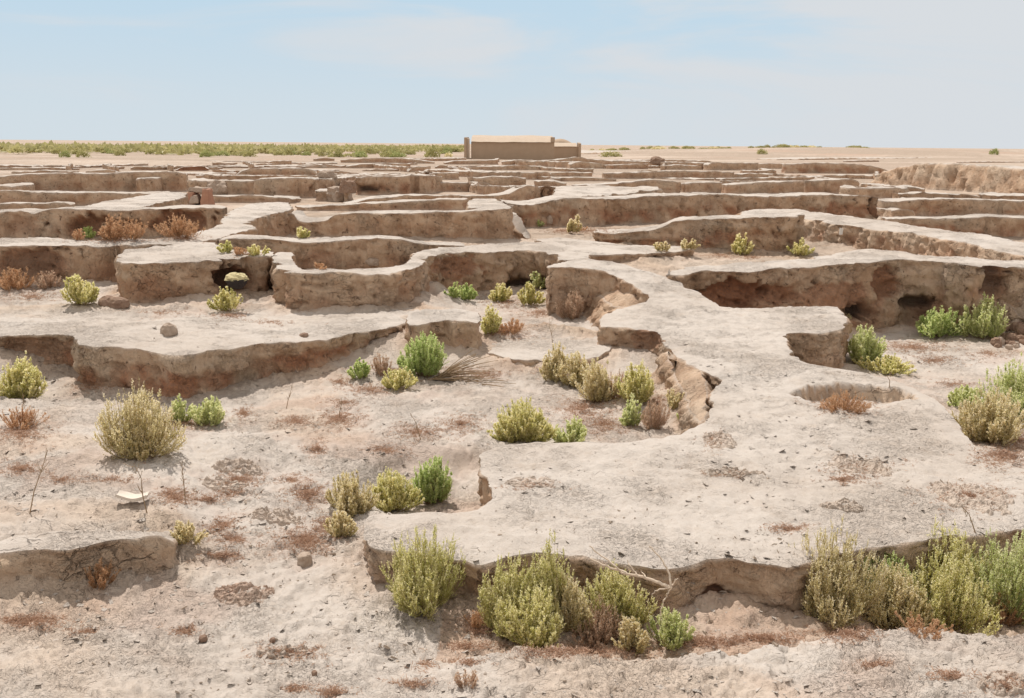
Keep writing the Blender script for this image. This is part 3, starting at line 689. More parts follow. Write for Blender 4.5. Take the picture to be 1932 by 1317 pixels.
W('burnt red rim of a pit at the far left', [(330,321),(345,315),(385,313),(395,318)], (324,324), 1.2, red=1.0, pits=[(362,319,40,6,.3,1,0)])
W('small dark mound face above the long dark wall', [(158,325),(175,321),(205,320),(226,325)], (330,330), 1.5, red=.3)
W('broken ridge left of the burnt red pit', [(244,317),(262,314),(290,315)], (323,323), 1.5, red=.6)
W('faint thin ridge at the far left edge', [(-30,318),(60,316),(150,318)], (323,323), 1.0, red=.4)
W('thin broken ridge just below the faint one at far left', [(20,325),(80,322),(150,324)], (330,330), 1.0, red=.3)
W('square stub of wall on the far flat left of the building', [(508,306),(520,303),(552,303)], (314,314), 1.2, red=.25)
W('low wall stretching right from the square stub', [(552,312),(600,310),(628,311)], (317,317), 1.2, red=.35)
W('far wall below the green belt, left of the clay building', [(640,302),(700,298),(770,299),(818,306)], (309,311), 1.4, red=.6)
W('small dark wall above the far left one, by the green belt', [(592,300),(610,298),(634,299)], (306,306), 1.2, red=.5)
W('long low wall below the far wall left of the building', [(655,314),(680,309),(740,308),(778,309)], (319,319), 1.2, red=.35)
W('thin pale rim wall left of the small wall face', [(684,322),(720,319),(772,320)], (325,325), .9, red=.4)
W('winding low rim in the left middle distance', [(600,322),(640,323),(690,328),(760,327)], (332,331), .9, red=.3)
W('rough pale wall lit on top, right foot of the far ridge', [(1078,310),(1090,304),(1130,308),(1150,311)], (320,320), 1.6, red=.3, crumble=1.2)
W('dark broken wall left of the far clay pile', [(1150,312),(1180,310),(1225,309)], (321,321), 1.3, red=.6)
W('pale spur right of the far clay pile', [(1256,313),(1290,311),(1330,314)], (322,322), 1.4, red=.1, crumble=.8)
W('small wall on the plain at the far right edge', [(1812,306),(1860,305),(1932,306),(1990,307)], (310,310), 1.2, red=.8)
W('low dark scarp on the plain at far right', [(1600,304),(1640,302),(1662,303)], (307,307), 1.5, red=.6)
mass('mud_wall', poly_px([(1046,356,1.0),(1090,351,1.0),(1160,351,1.0),(1240,353,1.0),(1250,358,.95),(1190,364,.85),(1120,370,.8),(1060,376,.8),(1040,372,.85)]), 'broad pale crumbled mass behind the long straight wall, right of the dark doorway hole', 'wall', red=.1, rough=1.6)
mass('mud_wall', poly_px([(1040,381,.72),(1090,373,.72),(1160,376,.72),(1240,370,.72),(1300,366,.72),(1240,363,.72),(1150,368,.72),(1060,376,.72)]), 'pale rubble band just behind the top of the long straight wall', 'wall', red=.1, rough=1.6)
# crumbled slopes against the platform
mass('earth_slope', poly_px([(1256,656,.45),(1280,684,.42),(1335,705,.39),(1336,790,.34),(1316,800,.30),(1296,760,.24),(1272,716,.26)]), 'crumbled cut slope on the right side of the middle hollow', 'earth slope', red=.1, slope=.3, crumble=1.1, step=.032, top_raw=.9)
mass('earth_slope', poly_px([(1113,510,.80),(1160,524,.72),(1198,546,.62),(1218,567,.53),(1188,580,.44),(1150,576,.40),(1122,545,.48)]), 'crumbled slope between the tall block and the platform', 'earth slope', red=.1, slope=.7, crumble=1.3, step=.038, top_raw=.9)

# the many low broken walls farther back, between the ones that stand out
def far_fill():
    q = np.random.default_rng(44)
    n = 0
    occ = list(FACES)
    rows = [308, 312, 316, 320, 325, 330, 335, 341, 347, 354, 361]
    for k in range(5000):
        y = rows[int(q.integers(len(rows)))] + q.uniform(-1.5, 1.5)
        hp = (y - 292) * q.uniform(.16, .30) + 1.5
        ln = q.uniform(26, 130) * (.6 + (y - 300) / 90)
        x = q.uniform(-20, 1950)
        if y < 312 and (x < 380 or x > 1280): continue
        if x > 1560 and y > 305: continue
        if x < 345 and y > 322: continue
        r_ = (x, x + ln, y, y + hp * .8)
        bad = False
        for (a, b, c, d) in occ:
            ox = min(r_[1], b + 5) - max(r_[0], a - 5); oy = min(r_[3] + 1.5, d) - max(r_[2] - 1.5, c)
            if ox > .25 * ln and oy > .45 * hp: bad = True; break
        if bad: continue
        occ.append(r_)
        if n > 120: break
        m = max(4, int(ln / 18))
        fr = [(x + ln * i / (m - 1), y + q.normal(0, .06) * hp + (hp * .35 if i in (0, m - 1) and q.uniform() < .5 else 0)) for i in range(m)]
        side = 'left of' if x + ln / 2 < 960 else 'right of'
        lab = 'low broken wall stub among many on the far field, %s the clay building' % side
        W(lab, fr, (y + hp, y + hp + q.normal(0, .8)), q.uniform(.7, 1.5), group='low broken stubs on the far field', red=float(q.uniform(.2, .8)), rough=1.2)
        n += 1
        if q.uniform() < .45 and y > 308:      # a cross wall running back from it
            xx = x + ln * (0.05 if q.uniform() < .5 else .95); dx = q.uniform(-26, 26); dy = hp * q.uniform(.7, 1.2)
            z = 1.0 if y < 340 else .95
            wpx = q.uniform(5, 9) * (y - 280) / 50
            mass('mud_wall', poly_px([(xx, y, z), (xx + wpx, y, z), (xx + wpx * .8 + dx, y - dy, z), (xx + dx, y - dy, z)]), 'short cross wall on the far field, %s the clay building' % side, group='short cross walls on the far field', red=.2, rough=1.2)
far_fill()
for c_ in CROSS:
    cx_ = sum(p[0] for p in c_) / 6
    mass('mud_wall', c_, 'wall running back between the rooms of the far ruins, %s the clay building' % ('left of' if cx_ < 0 else 'right of'), group='walls running back between the far rooms', red=.4, rough=1.2)
print('walls', time.time() - T0)

PATCH = [ # x, y, rx, ry, density
 (640,790,50,22,1),(560,795,45,16,.8),(600,845,25,18,.9),(730,850,50,14,.7),(790,815,60,18,.8),(870,800,55,22,.7),(580,930,45,26,1),(545,905,40,10,.6),(330,938,42,18,1.2),(390,942,40,10,.8),
 (420,992,34,18,1),(440,1018,36,12,.9),(575,1020,60,26,1.4),(620,990,30,20,1),(420,1048,40,10,1),(60,1172,70,14,1),(160,1192,30,8,.6),(40,818,60,22,1.1),(40,884,40,14,.8),(450,905,60,18,.6),
 (430,930,40,12,.7),(700,735,60,12,.9),(650,760,40,10,.6),(340,798,70,12,1.6),(460,780,22,16,1),(270,860,30,10,.6),(300,590,60,8,.4),(60,560,60,12,.8),(430,595,50,8,1),(510,608,60,6,.4),
 (950,625,60,14,1.3),(1020,590,40,12,1),(960,570,60,14,1),(1100,770,60,26,1.0),(1140,800,60,20,1.0),(1050,700,60,14,.5),(1240,760,30,30,.6),(1720,655,90,14,1.2),(1760,680,60,10,1),(1800,725,40,8,.8),
 (1870,668,50,10,.7),(1600,765,70,18,.8),(1890,860,60,24,1.2),(1920,830,40,30,1),(1320,1212,80,10,1.4),(1440,1205,80,12,1.0),(1100,1228,140,14,1.6),(910,1180,40,20,1.3),(880,1220,60,10,.5),(1600,1195,60,16,1),
 (1620,885,70,22,.35),(1590,905,40,8,.8),(1830,935,90,24,.4),(1490,998,40,10,.7),(1380,895,60,8,.4),(1350,830,30,20,.35),(1000,915,60,10,.25),(550,1232,70,16,.45),(780,1290,60,8,.4),(1650,1255,40,8,.4),
 (630,1306,40,8,.6),(560,1300,30,8,.6),(1790,1275,50,12,.4),(1900,1290,40,16,.6),(880,1250,40,6,.5),(800,1255,20,8,.5),(350,1190,30,10,.6),(120,905,50,10,.4),(210,905,60,8,.4),(640,720,30,10,.8),(170,730,40,12,.8),
 (760,700,120,14,.9),(900,705,60,10,1.2),(1360,482,60,6,1),(1420,486,30,5,1.2),(1270,480,40,5,.7),(1110,436,60,8,1.4),(1060,436,40,8,1.2),(200,452,80,7,1.2),(340,450,60,6,1),(600,505,40,5,.8),(470,480,40,5,.6)]

# ------------------------------------------------------------------ ground sheet
def build_ground():
    az = np.concatenate([np.arange(-75, -33, 1.5), np.arange(-33, 33, .1), np.arange(33, 75.1, 1.5)])
    r1 = 1.1 * np.exp(np.arange(0, math.log(1.0 * 45 / 1.1), .0042))
    r2 = 45.5 * np.exp(np.arange(0, math.log(18000 / 45.5), .016))
    rr = np.concatenate([r1, r2])
    A, RR = np.meshgrid(np.radians(az), rr)
    x = (RR * np.sin(A)).ravel(); y = (RR * np.cos(A)).ravel(); r = RR.ravel()
    z = level(x, y)
    tal = np.zeros(len(x))
    for (O, t, dist) in WALL_OUTLINES:
        if dist > 32 or t == 0: continue
        rad = .75
        lo = O.min(0) - rad; hi = O.max(0) + rad
        i = np.where((x > lo[0]) & (x < hi[0]) & (y > lo[1]) & (y < hi[1]))[0]
        if not len(i): continue
        S = O[::max(1, len(O) // 400)]
        dm = np.empty(len(i))
        for k in range(0, len(i), 8000):
            j = i[k:k + 8000]
            dm[k:k + 8000] = np.sqrt(((x[j, None] - S[None, :, 0]) ** 2 + (y[j, None] - S[None, :, 1]) ** 2).min(1))
        tal[i] = np.maximum(tal[i], t * np.exp(-(dm / .24) ** 2))
    P = np.stack([x, y, z * 0 + 1.7], 1)
    tn = np.clip(.7 + 1.2 * fbm(P, 1.1, 2, off=31), 0.1, 1.6)
    z = z + tal * .10 * tn
    z += fbm(P, .35, 3) * .05 * (1 - ss(40, 90, r)) * (1 - .5 * tal)
    # beyond the ruins: gentle swells and low mounds
    fr = ss(70, 160, r)
    i = r > 60
    z[i] += fr[i] * (fbm(P[i], .012, 3) * .35 + fbm(P[i], .06, 2, off=5) * .12)
    # a low bank right of the building on the horizon
    mx_, my_ = at(1690, 281, .6)[:2]
    e = np.exp(-((x - 100) / 60) ** 2 - ((y - 260) / 40) ** 2)
    z += e * 1.2 + 1.25 * ss(8, 45, x) * np.exp(-((y - 280) / 55) ** 2) * (1 + .35 * fbm(P, .03, 2, off=8))
    n = r < 48
    Q = P[n]
    fade = 1 - ss(25, 48, r[n])
    small = fbm(Q, 1.6, 3) * .028 + np.abs(fbm(Q, 5.5, 3)) * .022
    small += ss(.04, .16, fbm(Q, 4.5, 3, off=11)) * .020 + ss(.02, .10, fbm(Q, 12, 3, off=3)) * .015
    # broken, crumbly patches
    cm = ss(.12, .4, fbm(Q, .55, 3, off=77))
    small += cm * (np.abs(fbm(Q, 14, 3, off=8)) * .035 + ridged(Q, 7, 2) * .012)
    z[n] += small * fade
    red = np.zeros(len(x)); raw = np.zeros(len(x))
    red[n] = ss(.12, .42, fbm(Q, .7, 4, off=50)) * .22
    i = r >= 48
    red[i] = ss(-.1, .35, fbm(P[i], .035, 4, off=50)) * .42 * ss(60, 110, r[i])
    # rust-coloured dust of dried herbs where the mats lie
    st = np.zeros(len(x))
    for (cx, cy, rx, ry, de) in PATCH:
        c = at(cx, cy, .1 if cy > 700 else .3)
        if c[1] > 40: continue
        a = c[1] / FOC * rx * 1.3; b = np.linalg.norm(at(cx, cy - ry, c[2]) - at(cx, cy + ry, c[2])) * .65
        e = np.exp(-(((x - c[0]) / a) ** 2 + ((y - c[1]) / b) ** 2) * .7)
        st = np.maximum(st, e * min(1, de))
    red[n] = np.maximum(red[n], st[n] * np.clip(.5 + fbm(Q, 3.5, 4, off=120) * 1.6, 0, 1) * .27)
    raw[n] = np.clip(tal[n] * .55 + cm * .35, 0, 1)
    raw[i] = .42
    ye_ = np.interp(x, LIPX, LIPY)
    tr_ = ss(.0, .12, y - ye_) * (1 - ss(.8, 1.3, y - ye_)) * (x > LIPX[0]) * (y < 8)
    raw = np.maximum(raw, tr_ * (.5 + .3 * fbm(P, 3, 2, off=99))); red = np.maximum(red, tr_ * .18)
    raw = np.maximum(raw, ss(17, 24, r) * (.40 + .35 * ss(-.2, .3, fbm(P, .5, 2, off=90))) * (r < 80))
    plain = np.clip((.45 * ss(18, 30, r) + .45 * ss(30, 50, r) - .1 * ss(120, 180, r)) * (1 + 1.9 * fbm(P * [.6, 1.6, 1], .05, 4, off=44)) + ss(18, 26, r) * .5 * fbm(P, .8, 3, off=45), 0, 1)
    nr, nc = RR.shape
    idx = np.arange(nr * nc).reshape(nr, nc)
    F = np.stack([idx[:-1, :-1], idx[:-1, 1:], idx[1:, 1:], idx[1:, :-1]], -1).reshape(-1, 4)
    g = mesh_from('ground', np.stack([x, y, z], 1), F[:, ::-1] if False else F, {'raw': raw, 'red': red, 'soot': np.zeros(len(x)), 'near': 1 - ss(20, 35, r), 'plain': plain}, EARTH, True)
    tag(g, kind='structure', label='pale dry cracked earth floor of the ruin field')
    return g
ground = build_ground()
print('ground', time.time() - T0, len(ground.data.vertices))
bpy.context.view_layer.update()
DG = bpy.context.evaluated_depsgraph_get()

def hit(px, py):
    v = Vector(ray(px, py))
    ok, loc, nrm, idx, ob, _ = scene.ray_cast(DG, Vector((0, 0, CAMZ)), v)
    return (np.array(loc), np.array(nrm), ob) if ok else (None, None, None)

def drop(x, y, top=4.0):
    ok, loc, nrm, idx, ob, _ = scene.ray_cast(DG, Vector((x, y, top)), Vector((0, 0, -1)))
    return loc.z if ok else 0.0

# ------------------------------------------------------------------ plants
def tubes(paths, radii, sides=4):
    """paths (n, m, 3), radii (n, m) -> verts, quads"""
    n, m, _ = paths.shape
    d = np.gradient(paths, axis=1); d /= np.linalg.norm(d, axis=2)[..., None] + 1e-9
    up = np.array([.31, .17, .93]); a = np.cross(d, up); a /= np.linalg.norm(a, axis=2)[..., None] + 1e-9
    b = np.cross(d, a)
    th = np.arange(sides) / sides * 2 * math.pi
    V = paths[:, :, None, :] + radii[:, :, None, None] * (np.cos(th)[None, None, :, None] * a[:, :, None, :] + np.sin(th)[None, None, :, None] * b[:, :, None, :])
    idx = np.arange(n * m * sides).reshape(n, m, sides)
    i0, i1 = idx[:, :-1], idx[:, 1:]
    F = np.stack([i0, np.roll(i0, -1, 2), np.roll(i1, -1, 2), i1], -1).reshape(-1, 4)
    return V.reshape(-1, 3), F

def shrub_meshes(h, wd, dist, kind, seed, dens=1.0):
    q = np.random.default_rng(seed)
    px = dist / 1007.0                      # size of a render pixel out there
    lsz = max(.0115, px * 1.7)
    vol = (wd * .5) ** 2 * h
    nl_target = np.clip(dens * 26 * wd * h / (lsz * lsz * .35) * .52, 260, 40000)
    spr, lv = 13, 16
    ns = int(np.clip(nl_target / (spr * lv), 14, 190))
    # stems
    rho = np.sqrt(q.uniform(.0, 1, ns)); ph = q.uniform(0, 2 * math.pi, ns)
    lob = 1 + .30 * np.sin(ph * 3 + q.uniform(0, 6)) + .14 * np.sin(ph * 5 + q.uniform(0, 6))
    hh = h * (1 - .58 * rho ** 2.4) * q.uniform(.62, 1.0, ns)
    hh *= 1 + .22 * np.cos(ph - q.uniform(0, 6.28)) * rho
    tall = q.uniform(0, 1, ns) < .14; hh[tall] *= 1.16
    tip = np.stack([wd * .43 * rho * lob * np.cos(ph), wd * .43 * rho * lob * np.sin(ph), hh * .86], 1)
    tip[:, :2] += q.normal(0, .05, 2) * h
    base = np.stack([tip[:, 0] * .22, tip[:, 1] * .22, np.full(ns, -.03)], 1) + q.normal(0, .015 * wd, (ns, 3)) * [1, 1, 0]
    ctl = base * .25 + tip * .75; ctl[:, 2] = tip[:, 2] * (.40 - .22 * rho)
    m = 7
    t = np.linspace(0, 1, m)[None, :, None]
    path = (1 - t) ** 2 * base[:, None] + 2 * t * (1 - t) * ctl[:, None] + t * t * tip[:, None]
    path += q.normal(0, .012 * h, path.shape) * t
    rad = (.0014 + .0026 * h) * (1 - .75 * np.linspace(0, 1, m))[None, :] * q.uniform(.7, 1.2, (ns, 1))
    SV, SF = tubes(path, rad, 4)
    # sprigs
    ts = q.uniform(.22 if kind not in 'DR' else .2, 1.0, (ns, spr)); ts[:, 0] = 1.0
    tt = ts[..., None]
    sp = (1 - tt) ** 2 * base[:, None] + 2 * tt * (1 - tt) * ctl[:, None] + tt * tt * tip[:, None]
    tanv = 2 * (1 - tt) * (ctl - base)[:, None] + 2 * tt * (tip - ctl)[:, None]
    tanv /= np.linalg.norm(tanv, axis=2)[..., None] + 1e-9
    sd = tanv * .9 + q.normal(0, .40, sp.shape) + np.array([0, 0, .5]); sd[:, 0] = tanv[:, 0] + q.normal(0, .1, (ns, 3)) + [0, 0, .5]
    sd /= np.linalg.norm(sd, axis=2)[..., None]
    sl = q.uniform(.75, 1.25, (ns, spr)) * (.21 - .12 * ts) * (h * .8 + wd * .2); sl[:, 0] = .09 * h
    # sprig twigs
    pth = np.stack([sp, sp + sd * sl[..., None]], 2).reshape(-1, 2, 3)
    V2, F2 = tubes(pth, np.tile(np.array([[.0009, .0005]]) * (1 + 1.2 * h) * max(1, px / .012), (len(pth), 1)), 3)
    SV_all = SV; SF_all = SF
    # leaves
    u = q.uniform(.02, 1.0, (ns, spr, lv))
    lp = sp[:, :, None] + sd[:, :, None] * (sl[..., None] * u)[..., None]
    ra = q.normal(0, 1, lp.shape); ra /= np.linalg.norm(ra, axis=3)[..., None] + 1e-9
    ld = sd[:, :, None] * .75 + ra * .75 + np.array([0, 0, .15]); ld /= np.linalg.norm(ld, axis=3)[..., None]
    wv = np.cross(ld, q.normal(0, .55, lp.shape) + np.array([0, 0, 1.0])); wv /= np.linalg.norm(wv, axis=3)[..., None] + 1e-9
    ll = lsz * q.uniform(.65, 1.35, (ns, spr, lv)) * (1.15 - .45 * u)
    ww = ll * (.30 if kind not in 'DR' else .12)
    lp, ld, wv = lp.reshape(-1, 3), ld.reshape(-1, 3), wv.reshape(-1, 3); ll, ww = ll.reshape(-1, 1), ww.reshape(-1, 1)
    A = lp; B = lp + ld * ll * .5 + wv * ww; D = lp + ld * ll * .5 - wv * ww; E = lp + ld * ll
    LV = np.stack([A, B, E, D], 1).reshape(-1, 3)
    k = len(lp)
    LF = np.arange(4 * k).reshape(k, 4)
    stemr = np.repeat(q.uniform(-.22, .22, ns), spr * lv)
    tint = np.clip(.44 + .30 * u.reshape(-1) + .14 * (np.repeat(ts.reshape(-1), lv) - .5) + stemr + q.normal(0, .19, k), 0, 1)
    tint[q.uniform(0, 1, k) < .10 * (u.reshape(-1) > .35)] = 1.0
    bare = np.repeat(q.uniform(0, 1, ns) < .10, spr * lv)
    keep = (~bare | (q.uniform(0, 1, k) < .12)) & (q.uniform(0, 1, k) < (1.0 if kind not in 'DR' else .55))
    LF = LF[keep]
    return SV_all, SF_all, np.concatenate([LV, V2]), np.concatenate([LF, F2 + len(LV)]), np.concatenate([np.repeat(tint, 4), np.full(len(V2), .25)])

CATS = {'G': 'shrub', 'P': 'shrub', 'Y': 'shrub', 'O': 'shrub', 'D': 'dry shrub', 'R': 'dry shrub'}
def shrub(px, py, hp, wp, kind, label, z=None, group=None, dens=1.0, name=None):
    if z is None:
        p, nrm, ob = hit(px, py)
        if p is None: return
    else:
        p = at(px, py, z)
    dist = math.sqrt(p[0] ** 2 + p[1] ** 2 + (CAMZ - p[2]) ** 2)
    ang = math.atan2(CAMZ - p[2], math.hypot(p[0], p[1]))
    h = hp * dist / FOC / math.cos(ang) * .97; wd = wp * dist / FOC
    h = max(h - wd * .24 * math.sin(ang), h * .7) * 1.06
    p = np.array(p); gdir = p[:2] / np.linalg.norm(p[:2])
    p[:2] += gdir * wd * .24               # the foot drawn is the near edge of the bush
    zz = drop(p[0], p[1]) if z is None else z
    if abs(zz - p[2]) < .25: p[2] = zz
    nm = name or ('dry_shrub' if kind in 'DR' else 'shrub')
    root = empty(nm, Vector(p), 0)
    tag(root, label, CATS[kind], group)
    SV, SF, LV, LF, tint = shrub_meshes(h, wd, dist, kind, int(px * 7 + py * 13), dens)
    mesh_from('stem', SV, SF, None, TWIG, True, root)
    mesh_from('foliage', LV, LF, {'tint': tint}, LEAF[kind], False, root)
    return root

B = [
 (262,864,138,165,'O','large tan-olive bush alone on the pale left floor'),
 (265,872,42,56,'O','little yellowish sprout at the foot of the large tan-olive bush'),
 (397,806,56,78,'P','light green bush in the reddish dip right of the large tan-olive bush'),
 (343,800,52,50,'P','greyish green shrub half hidden behind the large tan-olive bush'),
 (45,752,76,88,'Y','yellow-green bush at the left edge below the earth terrace'),
 (156,577,58,68,'Y','yellow bush before the left edge wall on the terrace'),
 (430,588,48,64,'Y','pale yellow bush below the dark bowl in the niche'),
 (28,550,44,75,'R','rusty dry shrub at the left edge under the wall'),
 (92,545,34,60,'D','dark tangled dead shrub left of the yellow bush on the terrace'),
 (425,478,24,34,'Y','small yellow tuft at the left end of the sunken court'),
 (486,486,22,44,'Y','small straw-yellow tuft in the middle of the sunken court'),
 (450,482,18,30,'R','rusty dry tuft between the two yellow tufts of the sunken court'),
 (797,716,92,98,'G','deep green upright bush before the raised block'),
 (752,738,46,76,'Y','yellow bush in front of the deep green upright bush'),
 (680,718,36,56,'G','small green bush under the terrace, leftmost beside the deep green one'),
 (722,712,46,50,'D','dry brown shrub between the small and the deep green bush'),
 (880,568,34,50,'G','bright green tuft in the shaded corner of the centre court'),
 (852,562,30,34,'G','dark green tuft deepest in the shaded corner of the centre court'),
 (942,570,40,52,'Y','yellow-green bush in the centre court, left of the tall block'),
 (1000,577,48,50,'Y','yellow-green bush close to the tall block face'),
 (1014,548,34,40,'P','pale bush behind the one close to the tall block face'),
 (924,634,54,50,'Y','green-yellow bush on reddish litter right of the raised block'),
 (966,636,32,70,'R','sprawling rusty weeds right of the raised block'),
 (1047,722,80,56,'O','upright olive bush at the back left of the middle hollow',0.02),
 (1086,734,74,66,'O','tan-green bush second from the back left of the middle hollow'),
 (1130,764,84,84,'O','olive bush at the centre of the middle hollow'),
 (1200,764,84,78,'Y','bright yellow-green bush under the crumbled face of the middle hollow'),
 (1166,752,60,70,'D','brown dead shrub between olive and yellow-green bushes of the middle hollow'),
 (1190,806,56,50,'P','pale green bush at the near rim of the middle hollow, left of the brown one',0),
 (1232,812,60,70,'D','brown twiggy shrub at the near rim of the middle hollow',0),
 (1276,776,46,42,'O','small olive shrub against the crumbled face of the middle hollow',0.05),
 (1296,808,42,50,'P','small pale green shrub in the right corner of the middle hollow',0.02),
 (990,836,90,118,'Y','large bright yellow-green bush behind the platform rim in the middle',-0.02),
 (962,838,50,78,'Y','lower yellow bush on the near left of the large bright one',-0.02),
 (1078,838,52,84,'P','rounded pale green bush right of the large bright yellow-green one',-0.02),
 (818,952,90,88,'G','fresh green bush in the notch of the platform',-0.1),
 (738,966,78,112,'Y','dull yellow-green bush left of the fresh green one in the notch',-0.09),
 (664,980,88,96,'O','tan dry-looking bush leftmost in the notch of the platform',-0.02),
 (645,1016,54,66,'O','small tan bush below the tan dry-looking one by the notch'),
 (355,1036,44,64,'O','low thin yellowish shrub at the end of the cracked bank'),
 (795,1166,160,156,'Y','ochre bush standing left before the platform front'),
 (958,1205,150,120,'Y','bright yellow-green bush, left half of the front centre clump'),
 (1024,1190,158,90,'Y','tallest pointed yellow-green bush of the front centre clump'),
 (1010,1226,118,130,'Y','yellow-green bush nearest the viewer in the front centre clump'),
 (1080,1196,112,90,'O','pinkish tan shrub right of the front centre clump'),
 (1176,1196,118,138,'Y','green-yellow bush under the fallen dead branch'),
 (1130,1214,82,116,'D','reddish brown dead shrub below the fallen branch bush'),
 (1196,1236,62,70,'O','small tan shrub at the near foot of the dead one'),
 (1268,1230,70,86,'P','small pale mint-green bush at the right end of the centre row'),
 (1568,1184,176,185,'O','tan bush at the left of the large right front clump',-0.08),
 (1690,1198,120,130,'O','mixed tan-green bush in the middle of the right front clump',-0.15),
 (1668,1160,110,130,'G','green bush behind the mixed one in the right front clump',-0.12),
 (1790,1140,135,170,'Y','yellow-topped dark green bush at the back of the right front clump',-0.08),
 (1782,1202,140,180,'Y','broad pale yellow-green bush at the front of the right front clump',-0.16),
 (1892,1180,150,180,'P','green bush at the right edge in the right front clump',-0.14),
 (1868,842,104,140,'O','tan-yellow bush on the slope at the right edge',-0.15),
 (1912,800,112,130,'P','fresh green bush behind the tan-yellow one at the right edge',-0.2),
 (1816,772,44,70,'P','small light green bush beside the right pit slope',-0.2),
 (1770,640,58,88,'G','deep green bush at the foot of the tall burnt wall'),
 (1852,645,78,84,'P','light green bush right of the deep green one under the tall burnt wall'),
 (1630,694,82,72,'P','light yellow-green bush against the square end of the platform',-0.27),
 (1672,708,38,110,'Y','low spreading yellow bush right of the square platform end',-0.27),
 (1606,622,36,30,'O','thin olive shrub behind the square platform end',-0.3),
 (1077,442,38,32,'O','dry straw bush in front of the long straight wall'),
 (1398,482,40,42,'Y','dry yellow bush below the red undercut wall'),
 (1512,484,32,50,'Y','yellow bush at the corner of the red undercut wall'),
 (1296,474,22,40,'O','small straw tuft left of the dry yellow bush under the undercut wall'),
 (1252,476,22,36,'O','straw tuft at the left end of the undercut wall'),
 (1010,426,12,34,'P','pale low tuft at the foot of the long straight wall'),
 (570,450,22,26,'Y','lone yellow tuft at the foot of the smooth thick wall'),
 (168,452,26,24,'G','small green shrub in the left burnt recess'),
 (150,455,22,36,'R','rusty shrub beside the green one in the left burnt recess'),
 (215,455,48,66,'R','tall tangle of dry branches in the left burnt recess'),
 (250,456,40,56,'R','lower tangle of dry branches at the right of the left burnt recess'),
 (340,450,44,90,'R','dry tangle filling the right burnt recess'),
 (1590,778,46,100,'R','rusty dry shrub in the round hollow of the platform'),
 (1078,606,64,66,'D','bare twiggy shrub before the tall block face'),
 (600,508,14,40,'R','rusty tuft in the small basin of the bent wall'),
 (1090,438,12,50,'R','reddish low tuft right of the dry straw bush'),
 (40,812,40,80,'R','flat rusty plant on the left floor under the edge bush'),
 (190,1112,50,60,'R','small bare red twig plant before the cracked bank'),
 (1880,1178,60,90,'R','rusty stems under the green bush at the right edge'),
 (1740,1203,36,110,'R','bare reddish stems under the broad bush of the right front clump'),
 (880,1298,34,56,'D','tiny dead weed on the near lip of earth'),
 (900,1190,36,60,'R','dark red dry weeds between the ochre bush and the front centre clump'),
]
for b in B: shrub(*b)
print('shrubs', time.time() - T0)

# ---- fan of dry reed stems
def reed_fan():
    p, _, _ = hit(822, 716)
    q = np.random.default_rng(5)
    n = 46
    root = empty('dry_reed_clump', Vector(p))
    tag(root, 'fan of long dry brown reed stems leaning right from the deep green bush', 'dry grass')
    e = q.uniform(.02, .75, n); l = q.uniform(.5, 1.0, n) * (1.05 - .4 * e)
    az = q.uniform(-.5, .5, n)
    d = np.stack([np.cos(e) * np.cos(az), np.cos(e) * np.sin(az), np.sin(e)], 1)
    t = np.linspace(0, 1, 6)[None, :, None]
    path = d[:, None] * t * l[:, None, None] + np.array([0, 0, -.16]) * t ** 2 * l[:, None, None] + q.normal(0, .03, (n, 1, 3)) * [1, 1, 0]
    path[..., 2] = np.maximum(path[..., 2], .01)
    V, F = tubes(path, np.tile(np.linspace(.0055, .003, 6), (n, 1)), 4)
    mesh_from('stem', V, F, None, TWIG, True, root)
reed_fan()

# ---- fallen dead branch leaning on the platform front
def branch():
    o3 = [(1268,1106,.30),(1200,1092,.34),(1140,1072,.36),(1100,1055,.38)]
    dd = at(1268, 1106, .28); d0 = np.hypot(dd[0], dd[1]) - .2
    def bp(px, py, dy=0.0):
        v = ray(px, py); t = (d0 + dy) / math.hypot(v[0], v[1])
        return np.array([v[0] * t, v[1] * t, CAMZ + v[2] * t])
    segs = [
      ([(1268,1108),(1246,1102),(1218,1090),(1184,1084),(1150,1070),(1112,1055)], .0085, .05),
      ([(1184,1084),(1160,1068),(1140,1052),(1112,1030)], .005, .08),
      ([(1205,1088),(1192,1072),(1182,1055)], .004, .05),
      ([(1218,1090),(1214,1082),(1208,1076)], .003, .05),
      ([(1266,1107),(1262,1082),(1248,1055),(1226,1030)], .0055, .12),
      ([(1267,1106),(1274,1096),(1278,1090)], .004, .0),
      ([(1267,1108),(1246,1112),(1228,1120)], .004, -.03),
      ([(1266,1110),(1254,1130),(1247,1152),(1246,1166)], .0045, -.02),
    ]
    V, F = [], []; nv = 0
    org = bp(1268, 1108)
    for pts, r, dy in segs:
        k = len(pts)
        p = np.array([bp(x, y, dy * i / (k - 1)) for i, (x, y) in enumerate(pts)])
        t = np.linspace(0, k - 1, k * 4)
        p = np.stack([np.interp(t, np.arange(k), p[:, c]) for c in range(3)], 1)
        p += np.random.default_rng(k + int(r * 1e4)).normal(0, .003, p.shape)
        v, f = tubes(p[None] - org, np.linspace(r * 1.35, r * .7, len(p))[None], 6)
        V.append(v); F.append(f + nv); nv += len(v)
    o = mesh_from('dead_branch', np.concatenate(V), np.concatenate(F), None, TWIG_PALE, True, None, Vector(org))
    tag(o, 'pale forked dead branch leaning against the platform front', 'branch')
branch()

